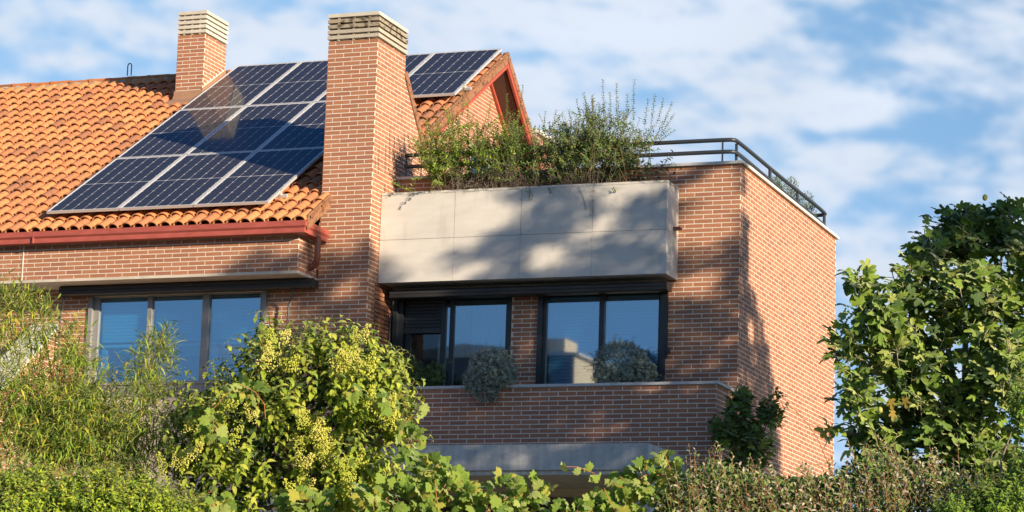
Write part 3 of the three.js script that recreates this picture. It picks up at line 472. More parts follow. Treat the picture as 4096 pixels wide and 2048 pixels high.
// ---------------------------------------------------------------- solar panels
{
  const W = 1.119, L = 2.175, PX = 1.135, PS = 2.195, T = 0.036;
  const th = 32.18 * Math.PI / 180, o = V(-9.54, -0.537, 1.427);
  const loc = new THREE.Matrix4().makeBasis(X1, SL, N);
  const geoBox = (a, b, c, d, e, f) => { const g = new THREE.BoxGeometry(b - a, d - c, f - e).translate((a + b) / 2, (c + d) / 2, (e + f) / 2); return g; };
  // six columns of cells in two halves; each column is ten cut-cornered half cells in a row
  const cw = (W - 0.07) / 6, ch = (L - 0.085) / 2 / 10;
  const cellGeo = (() => {
    const pos = [], uv = [], k = 0.016, gx = 0.0035, gy = 0.0012;
    for (let j = 0; j < 10; j++) {
      const x0 = gx, x1 = cw - gx, y0 = j * ch + gy, y1 = (j + 1) * ch - gy, lo = j % 2 ? 0 : 1;
      const p = lo ? [[x0 + k, y0], [x1 - k, y0], [x1, y0 + k], [x1, y1], [x0, y1], [x0, y0 + k]] : [[x0, y0], [x1, y0], [x1, y1 - k], [x1 - k, y1], [x0 + k, y1], [x0, y1 - k]];
      for (let i = 1; i + 1 < p.length; i++) for (const q of [p[0], p[i], p[i + 1]]) { pos.push(q[0], q[1], 0); uv.push(q[0] / cw, q[1] / (ch * 10)); }
    }
    const g = new THREE.BufferGeometry(); g.setAttribute('position', new THREE.Float32BufferAttribute(pos, 3)); g.setAttribute('uv', new THREE.Float32BufferAttribute(uv, 2)); g.computeVertexNormals(); return g;
  })();
  const frameGeo = mergeGeometries([geoBox(0, W, 0, 0.012, -T, 0.0015), geoBox(0, W, L - 0.012, L, -T, 0.0015), geoBox(0, 0.012, 0.012, L - 0.012, -T, 0.0015), geoBox(W - 0.012, W, 0.012, L - 0.012, -T, 0.0015)]);
  const backGeo = geoBox(0.012, W - 0.012, 0.012, L - 0.012, -0.012, -0.0035);
  const place = [], words = { 0: 'lowest', 1: 'middle', 2: 'top' }, cols = [['leftmost', 'second from the left', 'beside the big chimney'], ['leftmost', 'second from the left', 'third from the left'], ['leftmost', 'second from the left', 'third from the left behind the big chimney', 'rightmost, beside the gable edge']];
  for (let r = 0; r < 3; r++) for (let c = 0; c < (r === 2 ? 4 : 3); c++) place.push([c, r]);
  let proto = null;
  for (const [c, r] of place) {
    let g = proto;
    const label = 'dark blue solar panel in the ' + words[r] + ' row, ' + cols[r][c];
    if (!proto) {
      g = new THREE.Group(); proto = g;
      const add = (n, geo, m, x = 0, y = 0, z = 0) => { const k = new THREE.Mesh(geo, m); k.name = n; k.position.set(x, y, z); k.castShadow = k.receiveShadow = true; g.add(k); };
      add('frame', frameGeo, M.alu); add('backsheet', backGeo, M.solar_back);
      for (let h = 0; h < 2; h++) for (let i = 0; i < 6; i++) add('cell_string', cellGeo, M.solar_cell, 0.035 + i * cw, 0.035 + h * ((L - 0.085) / 2 + 0.015), -0.0015);
      for (const s of [0.45, 1.72]) add('clamp', geoBox(W - 0.004, W + 0.020, s - 0.03, s + 0.03, -0.01, 0.006), M.alu);
    } else g = proto.clone();
    g.name = numbered('solar_panel'); g.userData = { label, category: 'solar panel', group: 'solar panels on the tiled roof' };
    g.position.copy(o).addScaledVector(X1, c * PX).addScaledVector(SL, r * PS); g.quaternion.setFromRotationMatrix(loc);
    scene.add(g);
  }
  const rail = (s, x0, x1, label, base) => { const p = o.clone().addScaledVector(SL, s).addScaledVector(N, -T - 0.045); const t = thing('mounting_rail', label, 'mounting rail', [base[0], p.y - H, p.z], 'rails that carry the solar panels'); const gg = new THREE.BoxGeometry(x1 - x0, 0.045, 0.04).applyMatrix4(loc).translate((x0 + x1) / 2, p.y, p.z); part('bar', gg, M.alu, t); const cl = new THREE.BoxGeometry(0.035, 0.06, 0.05).applyMatrix4(loc).translate(x1 - 0.10, p.y + 0.03, p.z + 0.015); part('clamp', cl, M.alu, t); };
  rail(0.42, -9.5, -6.06, 'aluminium rail end sticking out under the lowest panel row by the big chimney', [-7.8]);
  rail(PS * 2 + 0.45, -9.5, -4.93, 'aluminium rail under the top panel row, its end by the gable edge', [-7.2]);
}

// ---------------------------------------------------------------- plants
const UPV = new THREE.Vector3(0, 1, 0);
const rdir = () => { const a = rr(0, 6.2832), y = rr(-1, 1), r = Math.sqrt(1 - y * y); return new THREE.Vector3(r * Math.cos(a), y, r * Math.sin(a)); };
const toCam = FW.clone().negate();
// a narrow leaf along +y, its face to +z; bend curls it back, fold raises its edges
function blade(w, bend, fold, n = 4, wide = 0.42, twist = 0) {
  const pos = [], idx = [];
  for (let i = 0; i <= n; i++) {
    const t = i / n, hw = w * 0.5 * Math.pow(Math.sin(Math.PI * Math.pow(clamp(t, 0.02, 0.995), Math.log(0.5) / Math.log(wide))), 0.85), a = bend * t, y = bend ? Math.sin(a) / bend : t, z = bend ? -(1 - Math.cos(a)) / bend : 0, tw = twist * t;
    pos.push(-hw * Math.cos(tw), y, z + fold * hw - hw * Math.sin(tw), 0, y, z, hw * Math.cos(tw), y, z + fold * hw + hw * Math.sin(tw));
    if (i) { const b = i * 3, a0 = b - 3; idx.push(a0, a0 + 1, b, a0 + 1, b + 1, b, a0 + 1, a0 + 2, b + 1, a0 + 2, b + 2, b + 1); }
  }
  const g = new THREE.BufferGeometry(); g.setAttribute('position', new THREE.Float32BufferAttribute(pos, 3)); g.setIndex(idx); g.computeVertexNormals(); return g;
}
function lobed(half, cy, bend, fold, wav, s = 0) {
  const o = [...half.map(([x, y]) => [x, y]), ...half.slice(1, -1).reverse().map(([x, y]) => [-x * (1 + 0.1 * Math.sin(y * 9 + s)), y + 0.02 * Math.sin(x * 20 + s)])];
  const pos = [0, cy, 0.015], zf = (x, y) => -bend * (x * x * 0.8 + (y - cy) * (y - cy)) + fold * Math.abs(x) + wav * Math.sin(x * 11 + y * 13 + s);
  for (const [x, y] of o) pos.push(x, y, zf(x, y));
  const idx = []; for (let i = 0; i < o.length; i++) idx.push(0, 1 + i, 1 + (i + 1) % o.length);
  const g = new THREE.BufferGeometry(); g.setAttribute('position', new THREE.Float32BufferAttribute(pos, 3)); g.setIndex(idx); g.computeVertexNormals(); if (g.attributes.normal.getZ(0) < 0) { g.setIndex(idx.reverse()); g.computeVertexNormals(); } return g;
}
const FIG = [[0, 0.04], [0.10, -0.04], [0.26, -0.02], [0.37, 0.10], [0.33, 0.20], [0.20, 0.27], [0.33, 0.36], [0.46, 0.50], [0.45, 0.62], [0.32, 0.63], [0.15, 0.52], [0.17, 0.70], [0.17, 0.86], [0.08, 0.97], [0, 1.0]];
const VINE = [[0, 0.06], [0.10, -0.06], [0.24, -0.10], [0.36, 0.0], [0.42, 0.10], [0.38, 0.18], [0.52, 0.30], [0.54, 0.44], [0.44, 0.48], [0.38, 0.52], [0.42, 0.66], [0.30, 0.76], [0.18, 0.74], [0.14, 0.86], [0, 1.0]];
const leafMat = (name, rgb, tr = 0.32, coat = 0.25, rough = 0.86) => phy(name, rgb, rough, { transmission: tr, thickness: 0, clearcoat: coat, clearcoatRoughness: 0.38, ior: 1.4 });
const leafMats = (name, tones, tr, coat) => tones.map((c, i) => leafMat(name + '_' + i, c, tr + 0.08, coat * 0.4));
const stemMat = (name, rgb) => std(name, rgb, 0.85);
// matrix of a leaf: base p, along d, face towards n
function leafAt(p, d, n, len, sx = 1) {
  const y = d.clone().normalize(), x = y.clone().cross(n); if (x.lengthSq() < 1e-6) x.set(1, 0, 0).cross(y); x.normalize(); const z = x.clone().cross(y);
  return new THREE.Matrix4().makeBasis(x, y, z).scale(new THREE.Vector3(len * sx, len, len)).setPosition(p);
}
// leaves that show largest become parts of their own; the rest stay real leaves joined into one part
function leaves(parent, list, geos, mats, tones, { most = 300, name = 'leaf', rest = 'foliage', cell = 9, spread = 0.16 } = {}) {
  const near = new Map(), b = baseOf(parent);
  for (const it of list) { const p = new THREE.Vector3().setFromMatrixPosition(it.m), e = it.m.elements; p.x += e[4] * 0.5; p.y += e[5] * 0.5; p.z += e[6] * 0.5; const q = project(p); it.q = q; it.in = q[2] > 0 && q[0] > 0 && q[0] < 4096 && q[1] > 0 && q[1] < 2048; if (!it.in) continue; const k = Math.floor(q[0] / cell) * 4096 + Math.floor(q[1] / cell); if (!(near.get(k)?.q[2] < q[2])) near.set(k, it); }
  const L = (it) => Math.hypot(it.m.elements[4], it.m.elements[5], it.m.elements[6]), face = (it) => { const e = it.m.elements, l = Math.hypot(e[8], e[9], e[10]); return Math.abs((e[8] * FW.x + e[9] * FW.y + e[10] * FW.z) / l); };
  const front = [...near.values()].sort((a, c) => L(c) * (0.5 + face(c)) / c.q[2] - L(a) * (0.5 + face(a)) / a.q[2]).slice(0, most), own = new Set(front);
  for (const it of front) { const m = new THREE.Mesh(geos[it.g ?? 0], it.mat ?? mats[it.t]); m.name = name; m.castShadow = m.receiveShadow = true; it.m.decompose(m.position, m.quaternion, m.scale); m.position.sub(b); parent.add(m); }
  const left = list.filter((it) => !own.has(it)), white = mats.white ??= (() => { const w = mats[0].clone(); w.color.setRGB(1, 1, 1); w.name = mats[0].name + '_many'; return w; })();
  geos.forEach((g, k) => {
    const li = left.filter((it) => (it.g ?? 0) === k); if (!li.length) return;
    const im = new THREE.InstancedMesh(g, white, li.length), c = new THREE.Color(), sh = new THREE.Matrix4().makeTranslation(-b.x, -b.y, -b.z);
    li.forEach((it, i) => { im.setMatrixAt(i, sh.clone().multiply(it.m)); const f = 1 + gauss() * spread, t = tones[it.t] ?? tones[0]; im.setColorAt(i, c.setRGB(t[0] * f, t[1] * f, t[2] * f)); });
    im.name = rest; im.userData.kind = 'stuff'; im.castShadow = im.receiveShadow = true; parent.add(im);
  });
}
// ellipsoids given as [px, py, depth, radius px, radius px, depth radius]; they become places in metres
const ell = (a) => a.map(([x, y, d, rx, ry, rz]) => ({ c: at(x, y, d), rx: rx * d / 10624.6, ry: ry * d / 10624.6, rz: rz ?? rx * d / 10624.6 * 0.8, vol: rx * ry }));
const choose = (es) => { let t = rnd() * es.reduce((s, e) => s + e.vol, 0); for (const e of es) { t -= e.vol; if (t <= 0) return e; } return es[0]; };
const inEll = (e, k) => { const d = rdir(); return [e.c.clone().addScaledVector(RT, d.dot(RT) * e.rx * k).addScaledVector(UP, d.dot(UP) * e.ry * k).addScaledVector(FW, d.dot(FW) * e.rz * k), d]; };
// a shoot with leaves along it; returns the points of its stem
function shoot(list, p, d, o) {
  const pts = [p.clone()], dir = d.clone().normalize(), n = o.n, st = o.len / n, side = rdir().cross(dir).normalize(); let q = p.clone(), roll = rr(0, 6.28);
  for (let i = 0; i < n; i++) {
    dir.addScaledVector(UPV, o.up / n).addScaledVector(rdir(), o.wob ?? 0.06).normalize(); q = q.clone().addScaledVector(dir, st); pts.push(q.clone());
    if (i / n < (o.bare ?? 0)) continue;
    roll += o.spin ?? 1.5708;
    for (let k = 0; k < o.whorl; k++) {
      const a = roll + k * 6.2832 / o.whorl, x = side.clone().sub(dir.clone().multiplyScalar(side.dot(dir))).normalize(), y = dir.clone().cross(x), out = x.multiplyScalar(Math.cos(a)).addScaledVector(y, Math.sin(a));
      const ld = out.clone().addScaledVector(dir, o.angle + gauss() * 0.2).addScaledVector(UPV, o.lift ?? 0).addScaledVector(rdir(), o.jit ?? 0.25).normalize();
      const nn = (o.face ? o.face.clone().multiplyScalar(o.faceK ?? 1) : new THREE.Vector3()).addScaledVector(dir, o.nd ?? 0.7).addScaledVector(UPV, o.nu ?? 0.6).addScaledVector(rdir(), 0.35);
      const s = o.leaf * rr(0.72, 1.12) * (o.tip ? lerp(1, o.tip, i / n) : 1) , pp = o.stalk ? q.clone().addScaledVector(ld, o.stalk * rr(0.7, 1.2)) : q;
      list.push({ m: leafAt(pp, ld, nn, s, rr(0.9, 1.1)), t: o.tones[Math.floor(rnd() * o.tones.length)], g: Math.floor(rnd() * (o.geos ?? 1)) });
      if (o.stalk && o.stalks) o.stalks.push([q, pp]);
    }
  }
  return pts;
}
const stems = (parent, lines, r, mat, name = 'stem') => part(name, lines.map((l) => (l.length === 2 ? limb(l[0], l[1], r * 1.1, r, 4) : new THREE.TubeGeometry(new THREE.CatmullRomCurve3(l), Math.min(10, l.length), r, 4, false))), mat, parent);
function trunk(parent, from, tos, r0, mat) {
  const gs = []; const top = from[from.length - 1];
  for (let i = 0; i + 1 < from.length; i++) gs.push(limb(from[i], from[i + 1], r0 * (1 - 0.25 * i / from.length), r0 * (1 - 0.25 * (i + 1) / from.length), 8));
  part('trunk', gs, mat, parent);
  const ls = []; for (const t of tos) { const m = top.clone().lerp(t, 0.5).add(rdir().multiplyScalar(0.08)); m.y -= 0.05; ls.push(limb(top, m, r0 * 0.5, r0 * 0.32, 6), limb(m, t, r0 * 0.32, r0 * 0.1, 5)); }
  if (ls.length) part('branch', ls, mat, parent);
}
const ground = (p) => [p.x, -H, p.z];
const foot = (p, dx = 0, dz = 0) => new THREE.Vector3(p.x + dx, 0, p.z + dz);

// glossy privet tree with drooping leaves and panicles of pale flowers
{
  const D = 23, E = ell([[1290, 1560, D, 330, 250, 0.7], [1290, 1400, D, 130, 100, 0.35], [1050, 1500, D, 150, 170, 0.4], [1060, 1360, D, 50, 60, 0.2], [1480, 1560, D, 170, 150, 0.5], [1480, 1430, D, 70, 60, 0.25], [1600, 1680, D, 95, 130, 0.35], [1640, 1600, D - 0.1, 45, 60, 0.15], [850, 1640, D, 200, 130, 0.45], [760, 1780, D, 130, 160, 0.45], [1000, 1760, D, 260, 230, 0.7], [1300, 1850, D, 330, 220, 0.7], [900, 1960, D, 250, 160, 0.6], [1450, 1950, D, 150, 150, 0.5]]);
  const c = at(1220, 1900, D), t = thing('privet_tree', 'tall glossy tree with drooping crescent leaves and yellowish flower clusters before the left windows', 'tree', ground(c));
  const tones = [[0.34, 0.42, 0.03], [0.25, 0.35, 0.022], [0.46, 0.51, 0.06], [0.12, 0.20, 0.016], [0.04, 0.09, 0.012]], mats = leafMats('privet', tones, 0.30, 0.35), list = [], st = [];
  for (let i = 0; i < 680; i++) { const e = choose(E), [p, d] = inEll(e, rr(0.72, 0.98)); if (d.dot(FW) > 0.45) continue; const dir = d.clone().addScaledVector(UPV, 0.75).addScaledVector(toCam, 0.25); const s = rr(0.28, 0.45); st.push(shoot(list, p.addScaledVector(dir.clone().normalize(), -s * 0.6), dir, { n: 8, len: s, up: 0.5, whorl: 2, angle: 0.55, leaf: 0.108, tones: [0, 0, 1, 1, 2, 2, 3], lift: -0.1, bare: 0.25, nd: 0.9, nu: 0.5, geos: 3, tip: 0.8 })); }
  for (const [x, y, s] of [[1290, 1300, 0.5], [1270, 1340, 0.4], [1320, 1350, 0.4], [1040, 1330, 0.42], [1055, 1300, 0.4], [1480, 1390, 0.35], [1600, 1560, 0.42], [1640, 1590, 0.4], [1655, 1660, 0.35], [740, 1600, 0.3], [870, 1440, 0.3], [900, 1470, 0.3], [1570, 1520, 0.3]]) { const p = at(x, y, D - 0.25 + rr(-0.1, 0.1)); st.push(shoot(list, p.clone().addScaledVector(UPV, -s), UPV.clone().add(rdir().multiplyScalar(0.16)), { n: 10, len: s, up: 0.4, whorl: 2, angle: 0.5, leaf: 0.10, tones: [0, 2, 2, 1], bare: 0.15, nd: 0.9, nu: 0.5, geos: 3, tip: 0.7 })); }
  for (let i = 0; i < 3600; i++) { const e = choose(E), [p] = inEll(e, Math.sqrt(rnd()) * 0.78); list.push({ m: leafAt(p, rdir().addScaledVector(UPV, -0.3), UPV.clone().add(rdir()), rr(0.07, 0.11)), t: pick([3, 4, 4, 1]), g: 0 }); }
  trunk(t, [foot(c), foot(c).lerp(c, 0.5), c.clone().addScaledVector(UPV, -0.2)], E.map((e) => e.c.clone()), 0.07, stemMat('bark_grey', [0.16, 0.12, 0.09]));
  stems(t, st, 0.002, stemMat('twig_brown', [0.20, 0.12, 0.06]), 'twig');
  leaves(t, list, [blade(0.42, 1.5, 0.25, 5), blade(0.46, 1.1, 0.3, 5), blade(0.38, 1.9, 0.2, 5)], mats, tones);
  // flower clusters: cones of small round buds
  const fl = [0, 1, 2].map((v) => { const gs = []; for (let i = 0; i < 95; i++) { const h = rnd(), a = rr(0, 6.28), r = (1 - h * 0.75) * 0.075 * Math.sqrt(rnd()); gs.push(new THREE.OctahedronGeometry(rr(0.006, 0.0105), 0).translate(Math.cos(a) * r, h * 0.17, Math.sin(a) * r)); } return mergeGeometries(gs); });
  const fm = [leafMat('bud_0', [0.56, 0.58, 0.08], 0.2, 0), leafMat('bud_1', [0.46, 0.51, 0.065], 0.2, 0), leafMat('bud_2', [0.62, 0.59, 0.14], 0.2, 0)], bb = t.position;
  for (const [x, y, n] of [[1350, 1455, 4], [1410, 1450, 4], [1450, 1490, 4], [1380, 1500, 3], [1130, 1490, 3], [1060, 1440, 2], [1240, 1700, 4], [1265, 1760, 5], [1300, 1820, 5], [1225, 1880, 4], [1480, 1610, 3], [1530, 1650, 3], [1575, 1690, 3], [830, 1690, 3], [790, 1720, 2], [910, 1620, 3], [760, 1830, 3], [700, 1860, 3], [1330, 1880, 4], [1410, 1900, 3], [1180, 1790, 4], [1010, 1690, 2], [1440, 1380, 2], [1100, 1380, 2], [1370, 1960, 3], [1200, 1960, 3], [640, 1900, 2], [900, 1780, 2]])
    for (let k = 0; k < n; k++) { const m = new THREE.Mesh(pick(fl), pick(fm)); m.name = 'flower_cluster'; m.userData.kind = 'stuff'; m.castShadow = m.receiveShadow = true; const p = at(x + gauss() * 28, y + gauss() * 26, D - 0.62 + rr(-0.12, 0.2)); m.position.copy(p).sub(bb); m.quaternion.setFromUnitVectors(UPV, UPV.clone().multiplyScalar(1.1).add(rdir()).normalize()); m.scale.setScalar(rr(0.75, 1.15)); t.add(m); }
}
// grape vine over the garden wall, with long red-brown shoots
{
  const D = 21.6, E = ell([[1790, 1975, D, 130, 90, 0.25], [1740, 1880, D, 60, 60, 0.2], [2000, 1975, D, 130, 75, 0.25], [2130, 1980, D, 80, 65, 0.2], [2300, 2040, D, 110, 40, 0.2], [2470, 2020, D, 130, 55, 0.2], [2560, 1920, D, 100, 70, 0.2], [2665, 1880, D, 50, 70, 0.12], [1660, 1880, D, 60, 90, 0.2], [1570, 1990, D, 150, 80, 0.3], [1230, 2020, D + 0.2, 110, 50, 0.25], [860, 2000, D + 0.3, 55, 45, 0.2], [1640, 1780, D + 0.6, 40, 70, 0.1], [1420, 1560, D + 0.5, 35, 30, 0.1], [1560, 1600, D + 0.5, 45, 30, 0.1], [980, 1560, D + 0.45, 80, 30, 0.1], [860, 1710, D + 0.5, 45, 40, 0.1]]);
  const c = at(1950, 2000, D), t = thing('grape_vine', 'bright lobed-leaf grape vine with thin reddish shoots along the bottom centre', 'vine', ground(c));
  const tones = [[0.25, 0.36, 0.04], [0.19, 0.31, 0.03], [0.37, 0.45, 0.11], [0.12, 0.22, 0.02], [0.42, 0.41, 0.05]], mats = leafMats('vine', tones, 0.4, 0.08), list = [], st = [];
  for (let i = 0; i < 800; i++) { const e = choose(E), [p, d] = inEll(e, Math.pow(rnd(), 0.4)); list.push({ m: leafAt(p, d.clone().addScaledVector(UPV, -0.35).add(rdir().multiplyScalar(0.8)), toCam.clone().multiplyScalar(0.7).addScaledVector(UPV, 0.5).addScaledVector(SUN, 0.5).add(rdir().multiplyScalar(0.85)), rr(0.05, 0.12)), t: pick([0, 0, 1, 1, 2, 3, 4]), g: Math.floor(rnd() * 3) }); if (rnd() < 0.25) st.push([p, p.clone().add(rdir().multiplyScalar(0.05)).addScaledVector(UPV, -0.03)]); }
  for (const line of [[[2250, 1866], [2330, 1872], [2395, 1910], [2430, 1990], [2470, 2060]], [[2440, 1935], [2510, 1960], [2545, 2060]], [[835, 1655], [900, 1585], [955, 1540], [1010, 1560], [1055, 1610], [1062, 1675]], [[1690, 1640], [1610, 1700], [1597, 1745]], [[1745, 1850], [1740, 1950], [1760, 2060]], [[2660, 1820], [2690, 1900], [2700, 2060]]]) {
    const pts = line.map(([x, y]) => at(x, y, D - 0.15)); st.push(pts);
    for (const p of pts.slice(0, 3)) for (let k = 0; k < 3; k++) list.push({ m: leafAt(p.clone().add(rdir().multiplyScalar(0.03)), rdir().addScaledVector(UPV, -0.3), toCam.clone().add(rdir()), rr(0.05, 0.09)), t: pick([0, 2, 2]), g: Math.floor(rnd() * 3) });
  }
  stems(t, st, 0.0032, stemMat('vine_shoot', [0.42, 0.16, 0.06]), 'shoot');
  trunk(t, [foot(c), foot(c, 0.1).lerp(c, 0.6), c], [], 0.03, stemMat('vine_wood', [0.20, 0.13, 0.08]));
  leaves(t, list, [0, 1, 2].map((k) => lobed(VINE, 0.3, 0.3 + k * 0.25, 0.10, 0.05, k * 2)), mats, tones);
}
// fig tree at the right edge
{
  const D = 24.2, E = ell([[3440, 1130, D - 0.4, 70, 60, 0.3], [3500, 1250, D - 0.3, 150, 130, 0.5], [3390, 1390, D - 0.3, 80, 90, 0.35], [3640, 1180, D, 130, 150, 0.5], [3720, 1010, D + 0.5, 110, 120, 0.5], [3860, 930, D + 0.7, 150, 140, 0.6], [4020, 920, D + 0.8, 150, 140, 0.6], [3640, 1420, D, 250, 170, 0.7], [3900, 1220, D, 240, 200, 0.8], [3430, 1580, D - 0.2, 90, 120, 0.4], [3700, 1640, D, 260, 170, 0.7], [4000, 1500, D - 0.3, 190, 230, 0.7], [3500, 1750, D, 140, 130, 0.5], [3900, 1780, D, 250, 150, 0.6], [3330, 1720, D - 0.1, 35, 45, 0.2], [4110, 1180, D + 0.1, 120, 260, 0.6], [3600, 1880, D + 0.2, 220, 120, 0.5], [3980, 1900, D + 0.3, 220, 130, 0.5]]);
  const c = at(3860, 1800, D + 0.3), t = thing('fig_tree', 'large fig tree with big lobed leaves at the right, beside the sunlit brick side wall', 'tree', ground(c));
  const tones = [[0.22, 0.33, 0.035], [0.15, 0.26, 0.026], [0.36, 0.42, 0.10], [0.055, 0.115, 0.02], [0.34, 0.25, 0.03]], mats = leafMats('fig', tones, 0.30, 0.30), list = [], st = [], stalks = [];
  for (let i = 0; i < 460; i++) { const e = choose(E), [p, d] = inEll(e, rr(0.62, 0.92)); if (d.dot(FW) > 0.6) continue; const dir = d.clone().addScaledVector(UPV, 0.9).addScaledVector(toCam, 0.2); const s = rr(0.16, 0.28); st.push(shoot(list, p.addScaledVector(dir.clone().normalize(), -s), dir, { n: 6, len: s, up: 0.5, whorl: 1, spin: 2.4, angle: 0.6, leaf: 0.172, stalk: 0.07, stalks, tones: [0, 0, 1, 1, 2, 2, 3], bare: 0.12, nd: 0.6, nu: 0.9, face: SUN, faceK: 0.8, geos: 4, tip: 0.65, jit: 0.35 })); }
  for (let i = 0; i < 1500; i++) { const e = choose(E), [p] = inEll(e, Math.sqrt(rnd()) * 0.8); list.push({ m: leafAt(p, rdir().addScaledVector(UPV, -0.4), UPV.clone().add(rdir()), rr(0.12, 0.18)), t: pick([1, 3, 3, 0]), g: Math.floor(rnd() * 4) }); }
  for (const [x, y] of [[3565, 1595], [3622, 1590], [3570, 1640]]) list.push({ m: leafAt(at(x, y, D - 0.85), new THREE.Vector3(0.1, -1, 0.1), toCam.clone().add(rdir().multiplyScalar(0.7)), 0.10), t: 4, g: 1 });
  stems(t, st, 0.0045, stemMat('fig_wood', [0.24, 0.21, 0.16]), 'twig'); stems(t, stalks, 0.0028, stemMat('fig_stalk', [0.40, 0.42, 0.18]), 'stalk');
  trunk(t, [foot(c), foot(c, 0.1).lerp(c, 0.5), c], E.map((e) => e.c.clone()), 0.09, M.fig_wood);
  leaves(t, list, [0, 1, 2, 3].map((k) => lobed(FIG, 0.36, 0.25 + k * 0.22, 0.22 - k * 0.08, 0.045, k * 1.7)), mats, tones, { cell: 12 });
  const fg = new THREE.SphereGeometry(0.024, 10, 8).scale(1, 1.25, 1); for (const [x, y] of [[3940, 790], [3520, 1640], [3860, 1420]]) part('fig', fg.clone().applyMatrix4(new THREE.Matrix4().setPosition(at(x, y, D - 0.5))), leafMat('fig_fruit', [0.36, 0.38, 0.10], 0.05, 0.2), t);
}
// silvery hedge along the bottom right, and a tuft of the same shrub at the left
function silverHedge(name, label, D, tops, bottom, n, fill, tips = [], group) {
  const c = at(tops[Math.floor(tops.length / 2)][0], bottom, D), t = thing(name, label, 'hedge', ground(c), 0, group);
  const tones = [[0.42, 0.40, 0.29], [0.16, 0.24, 0.05], [0.11, 0.20, 0.03], [0.54, 0.51, 0.39], [0.23, 0.30, 0.10], [0.05, 0.10, 0.02]], mats = leafMats(name + '_leaf', tones, 0.14, 0.28), list = [], st = [];
  const top = (x) => { for (let i = 0; i + 1 < tops.length; i++) if (x <= tops[i + 1][0]) return lerp(tops[i][1], tops[i + 1][1], (x - tops[i][0]) / (tops[i + 1][0] - tops[i][0])); return tops[tops.length - 1][1]; };
  const x0 = tops[0][0], x1 = tops[tops.length - 1][0];
  for (let i = 0; i < n; i++) { const x = rr(x0, x1), y = top(x) + Math.pow(rnd(), 0.8) * (bottom - top(x)) * 0.9 - 25, d = D + gauss() * 0.28 + (y - top(x)) * -0.001, p = at(x, y, d), green = x < 3050 && x > 2500 ? rnd() < 0.65 : rnd() < 0.3; const L = rr(0.28, 0.55), dir = UPV.clone().add(new THREE.Vector3(-0.32, 0, 0.12)).add(rdir().multiplyScalar(0.34)); st.push(shoot(list, p.clone().addScaledVector(dir.clone().normalize(), -L), dir, { n: 16, len: L, up: 0.12, whorl: 1, spin: 2.4, angle: 0.95, leaf: green ? 0.062 : 0.068, tones: green ? [1, 2, 2, 4, 4, 0] : [0, 0, 3, 1, 2, 4, 4], bare: 0.1, nd: 0.5, nu: 0.25, face: toCam, faceK: 0.3, geos: 2, tip: 0.6 })); }
  for (const [px, py, lx] of tips) { const e = at(px, py, D - 0.1), L = rr(0.4, 0.6), dir = UPV.clone().add(new THREE.Vector3(lx, 0, 0.05)).normalize(); st.push(shoot(list, e.clone().addScaledVector(dir, -L), dir, { n: 20, len: L, up: 0.05, whorl: 1, spin: 2.4, angle: 0.9, leaf: 0.062, tones: [0, 3, 0, 4], bare: 0.02, nd: 0.5, nu: 0.25, face: toCam, faceK: 0.3, geos: 2, tip: 0.5 })); }
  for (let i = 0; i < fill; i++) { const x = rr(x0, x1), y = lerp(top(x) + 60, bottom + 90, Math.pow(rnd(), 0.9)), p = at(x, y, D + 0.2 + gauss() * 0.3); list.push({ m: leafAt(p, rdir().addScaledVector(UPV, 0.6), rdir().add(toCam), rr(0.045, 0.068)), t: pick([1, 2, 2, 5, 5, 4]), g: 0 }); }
  stems(t, st, 0.0017, stemMat(name + '_stem', [0.34, 0.16, 0.08]), 'stem');
  const tr = []; for (let i = 0; i < Math.max(3, n / 18); i++) { const x = lerp(x0, x1, (i + 0.5) / Math.max(3, n / 18)), q = at(x, top(x) + 150, D); tr.push(limb(foot(q, 0, -0.1), q, 0.022, 0.008, 5)); } part('trunk', tr, M.vine_wood, t);
  leaves(t, list, [blade(0.46, 0.35, 0.35, 3, 0.5), blade(0.36, 0.5, 0.5, 3, 0.5)], mats, tones);
  return t;
}
silverHedge('silver_hedge', 'silvery shrub hedge with upright red-brown shoots along the bottom right', 21.4, [[2620, 1950], [2720, 1850], [2850, 1790], [2950, 1830], [3150, 1860], [3330, 1850], [3420, 1790], [3510, 1730], [3600, 1800], [3720, 1820], [3800, 1830], [3900, 1880], [4110, 1960]], 2060, 360, 9000, [[2762, 1772, -0.05], [2838, 1762, 0.1], [2800, 1800, 0.1], [2700, 1850, -0.1], [3495, 1690, -0.75], [3530, 1745, -0.5], [3412, 1765, -0.3], [3446, 1788, -0.25], [3470, 1775, -0.4], [3560, 1790, -0.35], [3690, 1790, 0.05], [3850, 1742, 0.05], [3722, 1828, -0.1], [3620, 1800, -0.4], [3330, 1815, 0.1], [3240, 1850, 0.2], [3940, 1840, 0.35], [2900, 1800, 0.1], [3050, 1835, 0.1]]);
silverHedge('silver_shrub', 'small tuft of pale silvery leaves below the bamboo at the left edge', 21.0, [[-20, 1790], [120, 1830], [220, 1890], [330, 1930], [400, 1960]], 1990, 60, 300);
